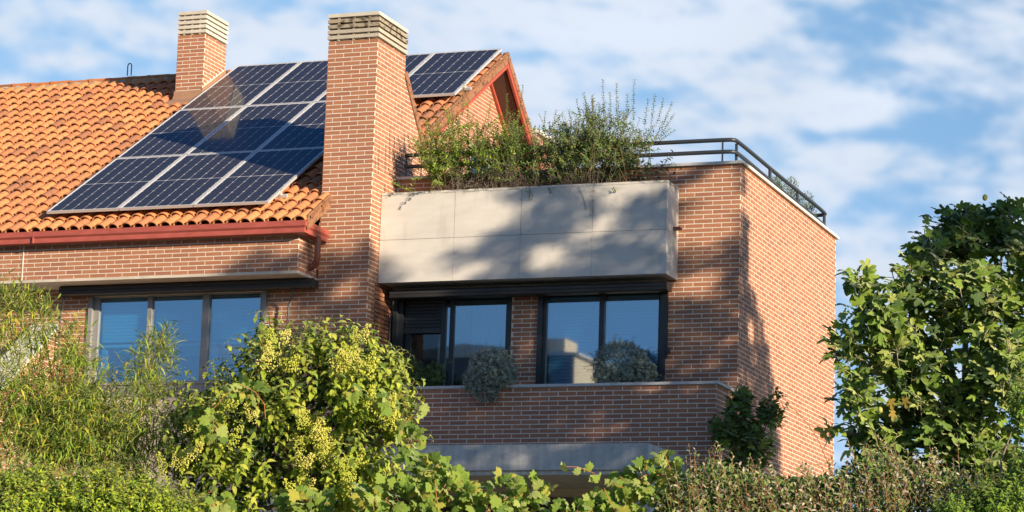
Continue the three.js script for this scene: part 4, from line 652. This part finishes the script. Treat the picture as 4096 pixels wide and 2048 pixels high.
// bamboo at the left edge
{
  const D = 23.2, E = ell([[300, 1580, D, 140, 170, 0.4], [220, 1720, D, 190, 140, 0.45], [400, 1720, D, 150, 130, 0.4], [560, 1640, D, 110, 190, 0.35], [620, 1450, D, 70, 120, 0.2], [650, 1370, D, 28, 60, 0.12], [70, 1500, D, 110, 180, 0.4], [170, 1290, D, 45, 110, 0.15], [30, 1230, D, 110, 100, 0.25], [290, 1380, D, 60, 90, 0.15], [120, 1800, D, 160, 80, 0.4], [470, 1830, D, 220, 80, 0.4], [110, 1640, D, 130, 100, 0.3]]);
  const c = at(280, 1900, D), t = thing('bamboo', 'yellow-green bamboo with narrow leaves in front of the lower left wall', 'bamboo', ground(c));
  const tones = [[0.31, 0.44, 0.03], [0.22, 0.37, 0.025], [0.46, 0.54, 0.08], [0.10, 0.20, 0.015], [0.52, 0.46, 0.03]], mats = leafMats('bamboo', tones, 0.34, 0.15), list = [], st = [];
  for (let i = 0; i < 3300; i++) { const e = choose(E), [p, d] = inEll(e, Math.pow(rnd(), 0.45)); const dir = d.clone().addScaledVector(UPV, 0.55).add(rdir().multiplyScalar(0.5)), L = rr(0.12, 0.26); st.push(shoot(list, p.addScaledVector(dir.clone().normalize(), -L * 0.5), dir, { n: 5, len: L, up: -0.25, whorl: 1, spin: 2.6, angle: 1.1, leaf: 0.108, tones: [0, 0, 1, 1, 2, 3, 3, 4], bare: 0.1, nd: 0.2, nu: 0.8, lift: -0.15, geos: 2, jit: 0.45 })); }
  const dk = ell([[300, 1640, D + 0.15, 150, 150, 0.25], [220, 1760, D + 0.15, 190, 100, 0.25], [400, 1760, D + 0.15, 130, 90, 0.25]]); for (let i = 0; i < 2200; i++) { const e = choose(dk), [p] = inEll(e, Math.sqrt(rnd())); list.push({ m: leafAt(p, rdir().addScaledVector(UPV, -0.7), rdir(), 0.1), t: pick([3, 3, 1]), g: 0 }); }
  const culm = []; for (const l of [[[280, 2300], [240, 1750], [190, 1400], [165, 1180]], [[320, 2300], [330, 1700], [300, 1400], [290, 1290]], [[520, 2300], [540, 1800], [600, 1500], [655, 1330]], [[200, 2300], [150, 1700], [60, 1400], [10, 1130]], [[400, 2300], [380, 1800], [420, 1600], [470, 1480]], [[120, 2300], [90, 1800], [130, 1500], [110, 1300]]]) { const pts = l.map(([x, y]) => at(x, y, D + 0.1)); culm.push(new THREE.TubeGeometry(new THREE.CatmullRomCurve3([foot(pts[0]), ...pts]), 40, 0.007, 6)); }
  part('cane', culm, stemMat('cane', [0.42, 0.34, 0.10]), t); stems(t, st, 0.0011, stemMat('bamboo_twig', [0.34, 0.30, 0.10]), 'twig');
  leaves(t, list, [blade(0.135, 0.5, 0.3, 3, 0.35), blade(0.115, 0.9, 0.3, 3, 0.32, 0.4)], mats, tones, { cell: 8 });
}
// clipped leafy hedges
function leafyHedge(name, label, D, E, n, tones, leaf, cat = 'hedge') {
  const c = E[0].c, t = thing(name, label, cat, ground(c)), mats = leafMats(name + '_leaf', tones, 0.34, 0.2), list = [], st = [];
  for (let i = 0; i < n; i++) { const e = choose(E), [p, d] = inEll(e, Math.pow(rnd(), 0.3)); if (d.dot(FW) > 0.7) continue; const dir = d.clone().addScaledVector(UPV, 0.8).addScaledVector(toCam, 0.3).add(rdir().multiplyScalar(0.3)), L = rnd() < 0.08 ? rr(0.25, 0.36) : rr(0.1, 0.2); st.push(shoot(list, p.addScaledVector(dir.clone().normalize(), -L * 0.5), dir, { n: 7, len: L, up: 0.2, whorl: 2, angle: 0.6, leaf, tones: [0, 0, 1, 1, 2, 3], bare: 0.1, nd: 0.6, nu: 0.5, geos: 2, tip: 0.7 })); }
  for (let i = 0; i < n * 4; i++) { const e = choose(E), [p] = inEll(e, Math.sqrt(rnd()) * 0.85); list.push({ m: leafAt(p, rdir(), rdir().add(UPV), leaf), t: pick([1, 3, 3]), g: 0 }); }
  stems(t, st, 0.0013, M.twig_brown, 'twig');
  trunk(t, [foot(c), c], E.slice(1).map((e) => e.c.clone()), 0.03, M.bark_grey);
  leaves(t, list, [blade(0.5, 0.5, 0.3, 3, 0.45), blade(0.42, 0.7, 0.3, 3, 0.45)], mats, tones, { cell: 8 });
}
leafyHedge('yellow_green_hedge', 'bright yellow-green small-leaved hedge filling the bottom left corner', 20.4, ell([[360, 2010, 20.4, 140, 110, 0.4], [80, 2000, 20.4, 160, 110, 0.4], [230, 2000, 20.4, 150, 100, 0.4], [500, 2010, 20.4, 130, 100, 0.4], [620, 2020, 20.5, 130, 80, 0.35], [700, 2050, 20.5, 90, 60, 0.3], [20, 2060, 20.2, 160, 90, 0.4], [150, 1905, 20.5, 60, 40, 0.2], [420, 1905, 20.5, 75, 35, 0.2], [570, 1935, 20.5, 60, 45, 0.2], [300, 1925, 20.4, 40, 30, 0.15], [30, 1920, 20.4, 60, 40, 0.2]]), 1350, [[0.40, 0.52, 0.02], [0.31, 0.45, 0.02], [0.54, 0.57, 0.03], [0.11, 0.21, 0.015]], 0.048);
leafyHedge('green_bush', 'fresh green small-leaved bush in the bottom right corner, right of the silvery hedge', 20.8, ell([[4010, 2000, 20.8, 130, 90, 0.35], [3850, 2040, 20.8, 130, 50, 0.3], [4090, 1900, 20.9, 60, 120, 0.3], [4080, 1640, 21.2, 40, 110, 0.2]]), 420, [[0.24, 0.42, 0.02], [0.18, 0.34, 0.02], [0.33, 0.46, 0.03], [0.07, 0.15, 0.015]], 0.05, 'bush');
// dark fig shrub in the shade of the balcony corner
{
  const D = 33.3, E = ell([[2960, 1650, D, 85, 80, 0.3], [2895, 1720, D - 0.1, 75, 70, 0.25], [3000, 1760, D, 110, 90, 0.35], [3080, 1650, D, 60, 70, 0.25], [2965, 1580, D, 45, 45, 0.2], [2980, 1850, D, 120, 60, 0.35]]);
  const c = at(2980, 1880, D), t = thing('fig_shrub', 'dark green fig shrub in shade at the corner of the brick balcony', 'shrub', ground(c));
  const tones = [[0.16, 0.26, 0.032], [0.12, 0.21, 0.026], [0.20, 0.29, 0.05], [0.10, 0.17, 0.024]], mats = leafMats('shade_fig', tones, 0.25, 0.3), list = [], st = [];
  for (let i = 0; i < 210; i++) { const e = choose(E), [p, d] = inEll(e, rr(0.5, 0.95)), dir = d.clone().addScaledVector(UPV, 0.7).addScaledVector(toCam, 0.2), s = rr(0.12, 0.22); st.push(shoot(list, p.addScaledVector(dir.clone().normalize(), -s), dir, { n: 6, len: s, up: 0.4, whorl: 1, spin: 2.4, angle: 0.5, leaf: 0.15, stalk: 0.03, tones: [0, 1, 1, 2, 3], bare: 0.1, nd: 0.7, nu: 0.6, geos: 2, tip: 0.6, jit: 0.3 })); }
  for (const [x, y] of [[3130, 1580], [3150, 1620], [3140, 1670], [3110, 1560]]) st.push(shoot(list, at(x - 40, y + 50, D), UPV.clone().addScaledVector(RT, 0.8), { n: 7, len: 0.2, up: 0.1, whorl: 1, spin: 2.4, angle: 0.6, leaf: 0.10, tones: [3, 1], nd: 0.5, nu: 0.5, geos: 2 }));
  stems(t, st, 0.004, M.fig_wood, 'twig'); trunk(t, [foot(c), c], E.map((e) => e.c.clone()), 0.04, M.fig_wood);
  const FS = FIG.map(([x, y]) => [x * 0.85, y]); leaves(t, list, [lobed(FS, 0.36, 0.3, 0.12, 0.02), lobed(FS, 0.36, 0.15, 0.2, 0.02, 2)], mats, tones, { cell: 6 });
  const w = thing('dry_shoot', 'single bare reddish shoot leaning across the sunlit brick side wall', 'shoot', ground(at(3300, 1850, 21.6))); part('stem', tube([at(3345, 2000, 21.6), at(3310, 1850, 21.6), at(3255, 1730, 21.6), at(3190, 1650, 21.6), at(3140, 1610, 21.6)], 0.0035, 20, 5), M.silver_hedge_stem, w); part('side_twig', tube([at(3232, 1700, 21.6), at(3262, 1692, 21.6)], 0.002, 3, 4), M.silver_hedge_stem, w);
}
// shrubs growing out of the concrete planter
function sprigs(name, label, o) {
  const t = thing(name, label, 'shrub', [(o.x0 + o.x1) / 2, -0.365, 0.27], 'shrubs growing from the concrete planter'); delete t.userData.group;
  const mats = leafMats(name + '_leaf', o.tones, 0.3, 0.2), list = [], st = [];
  for (let i = 0; i < o.n; i++) {
    const x = rr(o.x0, o.x1), p = V(x, -0.37, rr(0.15, 0.42)), f = (x - (o.x0 + o.x1) / 2) / (o.x1 - o.x0), h = o.h * rr(0.5, 1) * (1 - 0.5 * f * f), dir = UPV.clone().add(new THREE.Vector3(f * o.flare + gauss() * 0.22, 0, gauss() * 0.25));
    const pts = shoot(list, p, dir, { n: Math.round(h / 0.034), len: h, up: 0.25, whorl: 2, angle: 0.8, leaf: o.leaf, tones: o.pick, bare: 0.5, nd: 0.4, nu: 0.3, geos: 1, tip: 0.75, wob: 0.03 }); st.push(pts);
    for (let k = 0; k < o.twigs; k++) { const q = pick(pts.slice(Math.floor(pts.length * 0.36), Math.floor(pts.length * 0.86))), L = rr(0.1, 0.3); if (q) st.push(shoot(list, q.clone(), UPV.clone().multiplyScalar(0.7).add(rdir()), { n: Math.round(L / 0.026), len: L, up: 0.5, whorl: 2, angle: 0.8, leaf: o.leaf, tones: o.pick, nd: 0.4, nu: 0.3, wob: 0.05 })); }
  }
  for (const [px, py, len, lean] of o.tips ?? []) { const e = at(px, py, 35.3); const b = e.clone(); b.y -= len; b.x -= lean; st.push(shoot(list, b, e.clone().sub(b), { n: Math.round(len / 0.03), len, up: 0.05, whorl: 3, angle: 0.8, leaf: o.leaf * 1.08, tones: o.pick, bare: 0.05, nd: 0.4, nu: 0.3, tip: 0.7, wob: 0.025 })); }
  for (const l of o.hang ?? []) { const pts = l.map((a) => V(...a)); const c = new THREE.CatmullRomCurve3(pts), k = 14; for (let i = 1; i <= k; i++) { const q = c.getPoint(i / k), d = c.getTangent(i / k); for (const s of [1, -1]) list.push({ m: leafAt(q, d.clone().multiplyScalar(0.7).add(rdir().multiplyScalar(0.4)).addScaledVector(X1, 0.6 * s), UPV.clone().add(Z1), o.leaf), t: o.pick[0], g: 0 }); } st.push(pts); }
  stems(t, st, 0.0021, stemMat(name + '_stem', o.stem ?? [0.17, 0.13, 0.09]), 'stem');
  leaves(t, list, [blade(0.40, 0.5, 0.3, 2, 0.45)], mats, o.tones, { cell: 5 });
}
sprigs('light_green_shrub', 'light green twiggy shrub in the planter, nearest the big chimney', { x0: -4.15, x1: -3.2, n: 78, h: 1.36, flare: 0.85, leaf: 0.048, twigs: 10, tones: [[0.29, 0.44, 0.03], [0.21, 0.35, 0.025], [0.40, 0.52, 0.05], [0.10, 0.19, 0.02]], pick: [0, 0, 1, 2, 3], tips: [[1862, 330, 0.5, 0.02], [1790, 430, 0.4, -0.03], [2030, 380, 0.4, 0], [1960, 400, 0.4, 0.02], [2092, 345, 0.5, 0.05], [2080, 420, 0.4, 0.06], [1700, 480, 0.4, -0.08], [1650, 540, 0.3, -0.1], [2120, 470, 0.3, 0.1]], hang: [[[-4.2, -0.3, 0.5], [-4.0, -0.22, 0.75], [-3.85, -0.3, 0.95]], [[-4.5, -0.3, 0.45], [-4.35, -0.15, 0.68], [-4.2, -0.18, 0.85]], [[-4.4, -0.32, 0.45], [-4.6, -0.22, 0.55], [-4.75, -0.15, 0.5]]] });
sprigs('mid_green_shrub', 'loose green shrub in the middle of the planter with sparse arching twigs', { x0: -2.95, x1: -2.7, n: 20, h: 1.12, flare: 0.7, leaf: 0.044, twigs: 7, tones: [[0.17, 0.30, 0.05], [0.13, 0.24, 0.045], [0.23, 0.35, 0.06]], pick: [0, 1, 1, 2], tips: [[2265, 425, 0.35, 0.25], [2230, 440, 0.4, 0.05], [2180, 450, 0.35, 0.02], [2140, 520, 0.3, 0], [2290, 470, 0.3, 0.02]] });
sprigs('dark_green_shrub', 'tall dark green shrub with many upright tips at the right of the planter', { x0: -2.3, x1: -1.6, n: 92, h: 1.30, flare: 1.25, leaf: 0.047, twigs: 10, tones: [[0.16, 0.28, 0.06], [0.12, 0.22, 0.055], [0.24, 0.35, 0.06], [0.33, 0.28, 0.06]], pick: [0, 0, 1, 1, 2, 3], tips: [[2410, 325, 0.6, -0.05], [2476, 335, 0.5, 0.03], [2542, 322, 0.6, 0.02], [2330, 375, 0.5, -0.12], [2370, 400, 0.4, -0.05], [2445, 375, 0.4, 0], [2510, 375, 0.4, 0], [2585, 400, 0.4, 0.02], [2620, 380, 0.45, 0.05], [2660, 392, 0.4, 0.12], [2690, 405, 0.4, 0.16], [2745, 470, 0.35, 0.5], [2755, 480, 0.3, 0.45], [2705, 440, 0.35, 0.22], [2275, 440, 0.3, -0.05]] });
{ // dry twigs, and a broad-leaved plant at the end
  const t = thing('dry_plant', 'grey dried-out twigs hanging in the planter before the glazed door', 'dead plant', [-3.5, -0.365, 0.3]), gs = [];
  for (let i = 0; i < 420; i++) { const p = V(rr(-3.95, -3.0) + gauss() * 0.06, rr(-0.25, 0.15) + gauss() * 0.06, rr(0.2, 0.52)), d = rdir().addScaledVector(UPV, -0.1), L = rr(0.06, 0.2), m = p.clone().addScaledVector(d, L * 0.5).add(rdir().multiplyScalar(0.03)); gs.push(new THREE.TubeGeometry(new THREE.CatmullRomCurve3([p, m, p.clone().addScaledVector(d, L)]), 3, 0.0022, 3)); }
  for (let i = 0; i < 160; i++) { const p = V(rr(-3.2, -1.6), rr(-0.33, -0.08), rr(0.2, 0.53)), d = rdir().addScaledVector(UPV, 0.5), L = rr(0.08, 0.25); gs.push(new THREE.TubeGeometry(new THREE.CatmullRomCurve3([p, p.clone().addScaledVector(d, L * 0.5).add(rdir().multiplyScalar(0.02)), p.clone().addScaledVector(d, L)]), 3, 0.0022, 3)); }
  part('twig', gs, stemMat('dry_twig', [0.17, 0.145, 0.12]), t, 'stuff'); for (const x of [-3.7, -3.45, -3.25]) part('stalk', limb(V(x, -0.365, 0.3), V(x + 0.05, 0.1, 0.32), 0.008, 0.004, 5), M.dry_twig, t);
  const b = thing('broad_leaved_plant', 'broad-leaved dark plant at the right end of the planter', 'plant', [-1.2, -0.365, 0.3]), list = [], st = [], tones = [[0.12, 0.20, 0.05], [0.09, 0.165, 0.045], [0.18, 0.25, 0.06]], mats = leafMats('broad', tones, 0.25, 0.35);
  for (let i = 0; i < 34; i++) st.push(shoot(list, V(rr(-1.5, -0.95), -0.36, rr(0.2, 0.5)), UPV.clone().add(rdir().multiplyScalar(0.7)), { n: 8, len: rr(0.3, 0.62), up: 0.1, whorl: 1, spin: 2.4, angle: 0.4, leaf: 0.075, tones: [0, 1, 1, 2], bare: 0.15, lift: -0.25, nd: 0.4, nu: 0.8 }));
  for (const [x, y] of [[-2.75, -0.38], [-2.45, -0.35], [-2.72, -0.44], [-1.55, -0.4]]) for (let k = 0; k < 9; k++) list.push({ m: leafAt(V(x + gauss() * 0.03, y + gauss() * 0.04, 0.54 + rnd() * 0.02), rdir().addScaledVector(UPV, -0.5), Z1.clone().add(rdir()), 0.03), t: 0, g: 0 });
  st.push([V(-2.75, -0.3, 0.5), V(-2.75, -0.28, 0.53), V(-2.74, -0.4, 0.535)], [V(-2.1, -0.3, 0.5), V(-2.08, -0.3, 0.53), V(-1.98, -0.5, 0.53), V(-1.95, -0.65, 0.528)]);
  stems(b, st, 0.003, M.twig_brown, 'stem'); leaves(b, list, [blade(0.5, 0.6, 0.25, 4, 0.45)], mats, tones, { cell: 6 });
}
// round grey-leaved bushes on the balcony wall and a dark plant in its corner
function ball(name, label, px, py, rx, ry, n, tones, leaf, D, spill, cat = 'bush') {
  const E = ell([[px, py, D, rx, ry, rx * D / 10624.6 * 0.85], ...spill.map(([x, y, a, b]) => [x, y, D - 0.16, a, b, 0.08])]), c = E[0].c, t = thing(name, label, cat, [c.x, -3.2, c.z]), mats = leafMats(name + '_leaf', tones, 0.15, 0.1), list = [], st = [];
  for (let i = 0; i < n; i++) { const e = choose(E), [p, d] = inEll(e, Math.pow(rnd(), 0.16)), L = rr(0.05, 0.10); if (d.dot(FW) > 0.5 && rnd() < 0.7) continue; const dir = d.clone().add(rdir().multiplyScalar(0.7)); st.push(shoot(list, p.addScaledVector(dir.clone().normalize(), -L * 0.7), dir, { n: 5, len: L, up: 0, whorl: 2, angle: 0.6, leaf, tones: tones.map((_, k) => k), nd: 0.7, nu: 0.2, wob: 0.1 })); }
  for (let i = 0; i < 60; i++) { const e = choose(E), [p, d] = inEll(e, 0.8), L = rr(0.10, 0.2); st.push(shoot(list, p, d.clone().addScaledVector(UPV, 0.3).add(rdir().multiplyScalar(0.5)), { n: 8, len: L, up: -0.2, whorl: 2, angle: 0.6, leaf, tones: tones.map((_, k) => k), nd: 0.7, nu: 0.2, wob: 0.1 })); }
  stems(t, st, 0.001, M.dry_twig, 'twig');
  part('stem', E.map((e) => limb(new THREE.Vector3(c.x, H - 3.2, c.z), e.c, 0.014, 0.006, 5)), M.bark_grey, t);
  leaves(t, list, [blade(0.42, 0.4, 0.3, 2, 0.5)], mats, tones, { cell: 4 });
  return t;
}
const GREY = [[0.34, 0.40, 0.33], [0.26, 0.32, 0.26], [0.42, 0.47, 0.39], [0.18, 0.23, 0.18]];
{
  const t1 = ball('grey_bush', 'rounded grey-leaved bush on the balcony coping, left one, with twigs trailing down the bricks', 1970, 1475, 95, 85, 1300, GREY, 0.032, 34.75, [[1945, 1565, 50, 45], [1900, 1520, 45, 50], [2010, 1500, 60, 50]]);
  const st = []; for (const l of [[[1900, 1570], [1880, 1590], [1830, 1560]], [[1920, 1590], [1900, 1600], [1860, 1620], [1830, 1635]], [[1960, 1600], [2000, 1625], [2020, 1620]], [[1990, 1570], [2030, 1560], [2045, 1550]], [[1943, 1400], [1945, 1370]]]) st.push(l.map(([x, y]) => at(x, y, 34.62))); stems(t1, st, 0.003, M.dry_twig, 'trailing_twig');
  const t2 = ball('grey_bush', 'rounded grey-leaved bush on the balcony coping before the right-hand window, neatly domed', 2485, 1460, 112, 98, 1700, GREY, 0.032, 34.5, [[2420, 1510, 50, 45], [2460, 1550, 35, 30], [2570, 1490, 55, 45]]);
  const s2 = []; for (const l of [[[2460, 1560], [2500, 1575], [2560, 1585], [2590, 1580]], [[2420, 1550], [2405, 1570], [2402, 1590]], [[2520, 1560], [2530, 1580]]]) s2.push(l.map(([x, y]) => at(x, y, 34.35))); stems(t2, s2, 0.003, M.dry_twig, 'trailing_twig');
  ball('dark_balcony_plant', 'dark leafy plant in the shaded left corner of the balcony', 1600, 1490, 85, 70, 900, [[0.10, 0.17, 0.04], [0.08, 0.14, 0.035], [0.14, 0.21, 0.06]], 0.034, 35.3, [[1680, 1510, 70, 40], [1740, 1500, 40, 50], [1560, 1440, 40, 40]], 'plant');
}
// little conifers on the roof terrace behind the railing
for (const [px, py, rx, ry, l] of [[3100, 735, 26, 26, 'low clipped conifer on the roof terrace, nearest the house corner'], [3165, 758, 30, 48, 'slim upright conifer behind the terrace railing, second of three'], [3225, 815, 34, 46, 'dense conifer behind the terrace railing, farthest of three']]) {
  const D = 39.2, E = ell([[px, py, D, rx, ry, 0.1], [px + 6, py + ry * 0.9, D, rx, ry, 0.1]]), c = E[0].c, t = thing('conifer', l, 'conifer', [c.x, -0.8, c.z]); t.userData.group = 'conifers on the roof terrace';
  const tones = [[0.12, 0.17, 0.03], [0.08, 0.13, 0.03], [0.16, 0.20, 0.04]], mats = leafMats('conifer', tones, 0.2, 0), list = [];
  for (let i = 0; i < 900; i++) { const e = choose(E), [p, d] = inEll(e, Math.pow(rnd(), 0.35)); list.push({ m: leafAt(p, UPV.clone().add(d).add(rdir().multiplyScalar(0.6)), rdir(), rr(0.025, 0.05)), t: Math.floor(rnd() * 3), g: 0 }); }
  part('stem', limb(new THREE.Vector3(c.x, H - 0.8, c.z), c, 0.02, 0.01, 6), M.bark_grey, t); leaves(t, list, [blade(0.22, 0.2, 0.3, 2)], mats, tones, { most: 40, cell: 5 });
}
// ---------------------------------------------------------------- what stands outside the frame: the trees whose shade falls on the house, the building mirrored in the windows
const EU = new THREE.Vector3(Math.cos(AZ), 0, -Math.sin(AZ)), EV = SUN.clone().cross(EU).negate(); if (EV.y < 0) EV.negate();
const sunAt = (u, v, t) => new THREE.Vector3(0, H, 0).addScaledVector(EU, u).addScaledVector(EV, v).addScaledVector(SUN, t);
function shadeTree(label, u, v, t, clumps, n, leaf, s0) {
  seed = s0; const c = sunAt(u, v, t), o = thing('shade_tree', label, 'tree', [c.x, -H, c.z]), m = stemMat('shade_bark', [0.14, 0.11, 0.08]);
  const tones = [[0.06, 0.10, 0.03], [0.045, 0.08, 0.028]], mats = leafMats('shade_leaf', tones, -0.05, 0.1), list = [], cs2 = [];
  for (const [du, dv, r, k] of clumps) { const cc = sunAt(u + du, v + dv, t + gauss() * 0.5); if (rnd() < 0.06) cs2.push(cc); for (let i = 0; i < n * r * r * k; i++) { const d = rdir(), q = Math.pow(rnd(), 0.5); list.push({ m: leafAt(cc.clone().addScaledVector(d, r * q), rdir(), rdir().addScaledVector(SUN, 0.6), leaf * rr(0.7, 1.2)), t: Math.floor(rnd() * 2), g: 0 }); } }
  trunk(o, [foot(c), foot(c, 0.2).lerp(c, 0.4), c.clone().addScaledVector(UPV, -1.2)], cs2, 0.16, m);
  leaves(o, list, [blade(0.55, 0.3, 0.2, 2, 0.5)], mats, tones, { most: 0 });
  return o;
}
{
  // clumps in metres across and up the beam of the sun, with the gaps through which flecks of sun reach the facade
  const cl = [], step = (pts, x) => { for (let i = 0; i + 1 < pts.length; i++) if (x <= pts[i + 1][0]) return lerp(pts[i][1], pts[i + 1][1], clamp((x - pts[i][0]) / (pts[i + 1][0] - pts[i][0]), 0, 1)); return pts[pts.length - 1][1]; }; seed = 77;
  const GAPS = [[-2.03, -0.01, 0.085], [-2.16, -0.14, 0.13], [-1.68, -0.77, 0.10], [-1.18, -0.18, 0.10], [-2.50, -0.65, 0.13], [-2.62, -0.22, 0.12], [-2.27, -0.73, 0.08], [-1.34, -0.59, 0.05], [-2.73, 0.22, 0.16], [-2.55, 0.16, 0.13], [-2.52, 0.42, 0.2], [-2.85, -0.02, 0.10], [-3.37, -0.02, 0.07], [-3.81, -0.86, 0.09], [-0.18, -0.71, 0.08], [-0.27, -0.57, 0.08], [-0.10, -0.29, 0.07], [-0.33, -0.74, 0.07], [-0.10, -0.06, 0.07], [-0.34, -0.15, 0.05], [-0.05, -0.71, 0.07], [-0.32, -1.49, 0.05], [-0.21, -0.97, 0.07], [0.55, -2.02, 0.08], [0.05, -0.45, 0.06]];
  const TOP = [[-4.5, -0.1], [-4.2, -0.12], [-3.95, -0.25], [-3.8, 0.15], [-3.0, 0.24], [-2.4, 0.22], [-1.9, 0.27], [-0.6, 0.30], [-0.3, 0.24], [0.0, 0.2], [0.25, 0.06]], EDGE = [[-6, 2.3], [-3.2, 2.02], [-2.46, 1.64], [-2.0, 1.38], [-1.6, 0.86], [-1.43, 0.57], [-0.66, 0.42], [0, 0.22], [1, 0.2]];
  for (let u = -4.45; u <= 2.2; u += 0.17) for (let v = -5.8; v <= 0.35; v += 0.17) {
    const uu = u + gauss() * 0.05, vv = v + gauss() * 0.05, r = rr(0.13, 0.19);
    if (vv > step(TOP, uu) - 0.08 || uu > step(EDGE, vv) - 0.10 + gauss() * 0.03) continue;
    if (GAPS.some(([x, y, q]) => Math.hypot(uu - x, vv - y) < q + r * 0.72)) continue;
    if (rnd() < (vv > -0.9 ? 0.07 : 0.015)) continue;
    cl.push([uu + 2, vv + 2.6, r, 1]);
  }
  shadeTree('tall leafy tree out to the right whose shade dapples the facade', -2, -2.6, 12, cl, 3300, 0.085, 4242);
  const p = at(3900, 930, 24.8).sub(new THREE.Vector3(0, H, 0)), u0 = p.dot(EU), v0 = p.dot(EV), c2 = []; seed = 99;
  for (let i = 0; i < 70; i++) { const a = rr(0, 6.28), r = Math.sqrt(rnd()); c2.push([Math.cos(a) * r * 1.25, Math.sin(a) * r * 0.62 + 0.15, rr(0.2, 0.34), 1]); }
  shadeTree('slender tree at the right that shades the top of the fig tree', u0, v0 + 0.2, p.dot(SUN) + 11, c2, 1100, 0.12, 555);
}
{
  const b = thing('opposite_house', 'pale rendered house across the garden mirrored in the balcony windows', 'house', [-22, -H, 50]);
  const z0 = 45, x1 = -18.05, x0 = -25.5;
  part('wall', [box(x0, x1, -H, 4.55, z0 + 0.06, z0 + 14)], std('render_wall', [0.60, 0.49, 0.36], 0.95, { map: mottle }), b); part('front_wall', box(x0, x1 + 0.002, -H, 4.552, z0, z0 + 0.059), std('slate_wall', [0.11, 0.12, 0.14], 0.95, { map: mottle }), b);
  const w = []; part('roof', prism([[x0 - 0.2, 4.56], [x1 + 0.2, 4.56], [x1 + 0.2, 4.62], [(x0 + x1) / 2, 5.0], [x0 - 0.2, 4.62]], (x, y, t) => V(x, y, z0 - 0.1 + t), 14.3), M.coping, b);
  part('chimney', [box(-20.2, -18.9, 4.7, 5.35, z0 + 1.5, z0 + 2.7)], M.render_wall, b);
  for (let k = 0; k < 3; k++) part('stair_slab', box(-17.9, -17.0, 4.15 - k * 0.16, 4.23 - k * 0.16, z0 + 3 + k * 0.2, z0 + 9), M.coping, b);
  part('window', box(-22.6, -21.4, 0.4, 1.9, z0 - 0.012, z0 + 0.02), M.dark, b);
}
renderer.render(scene, camera);
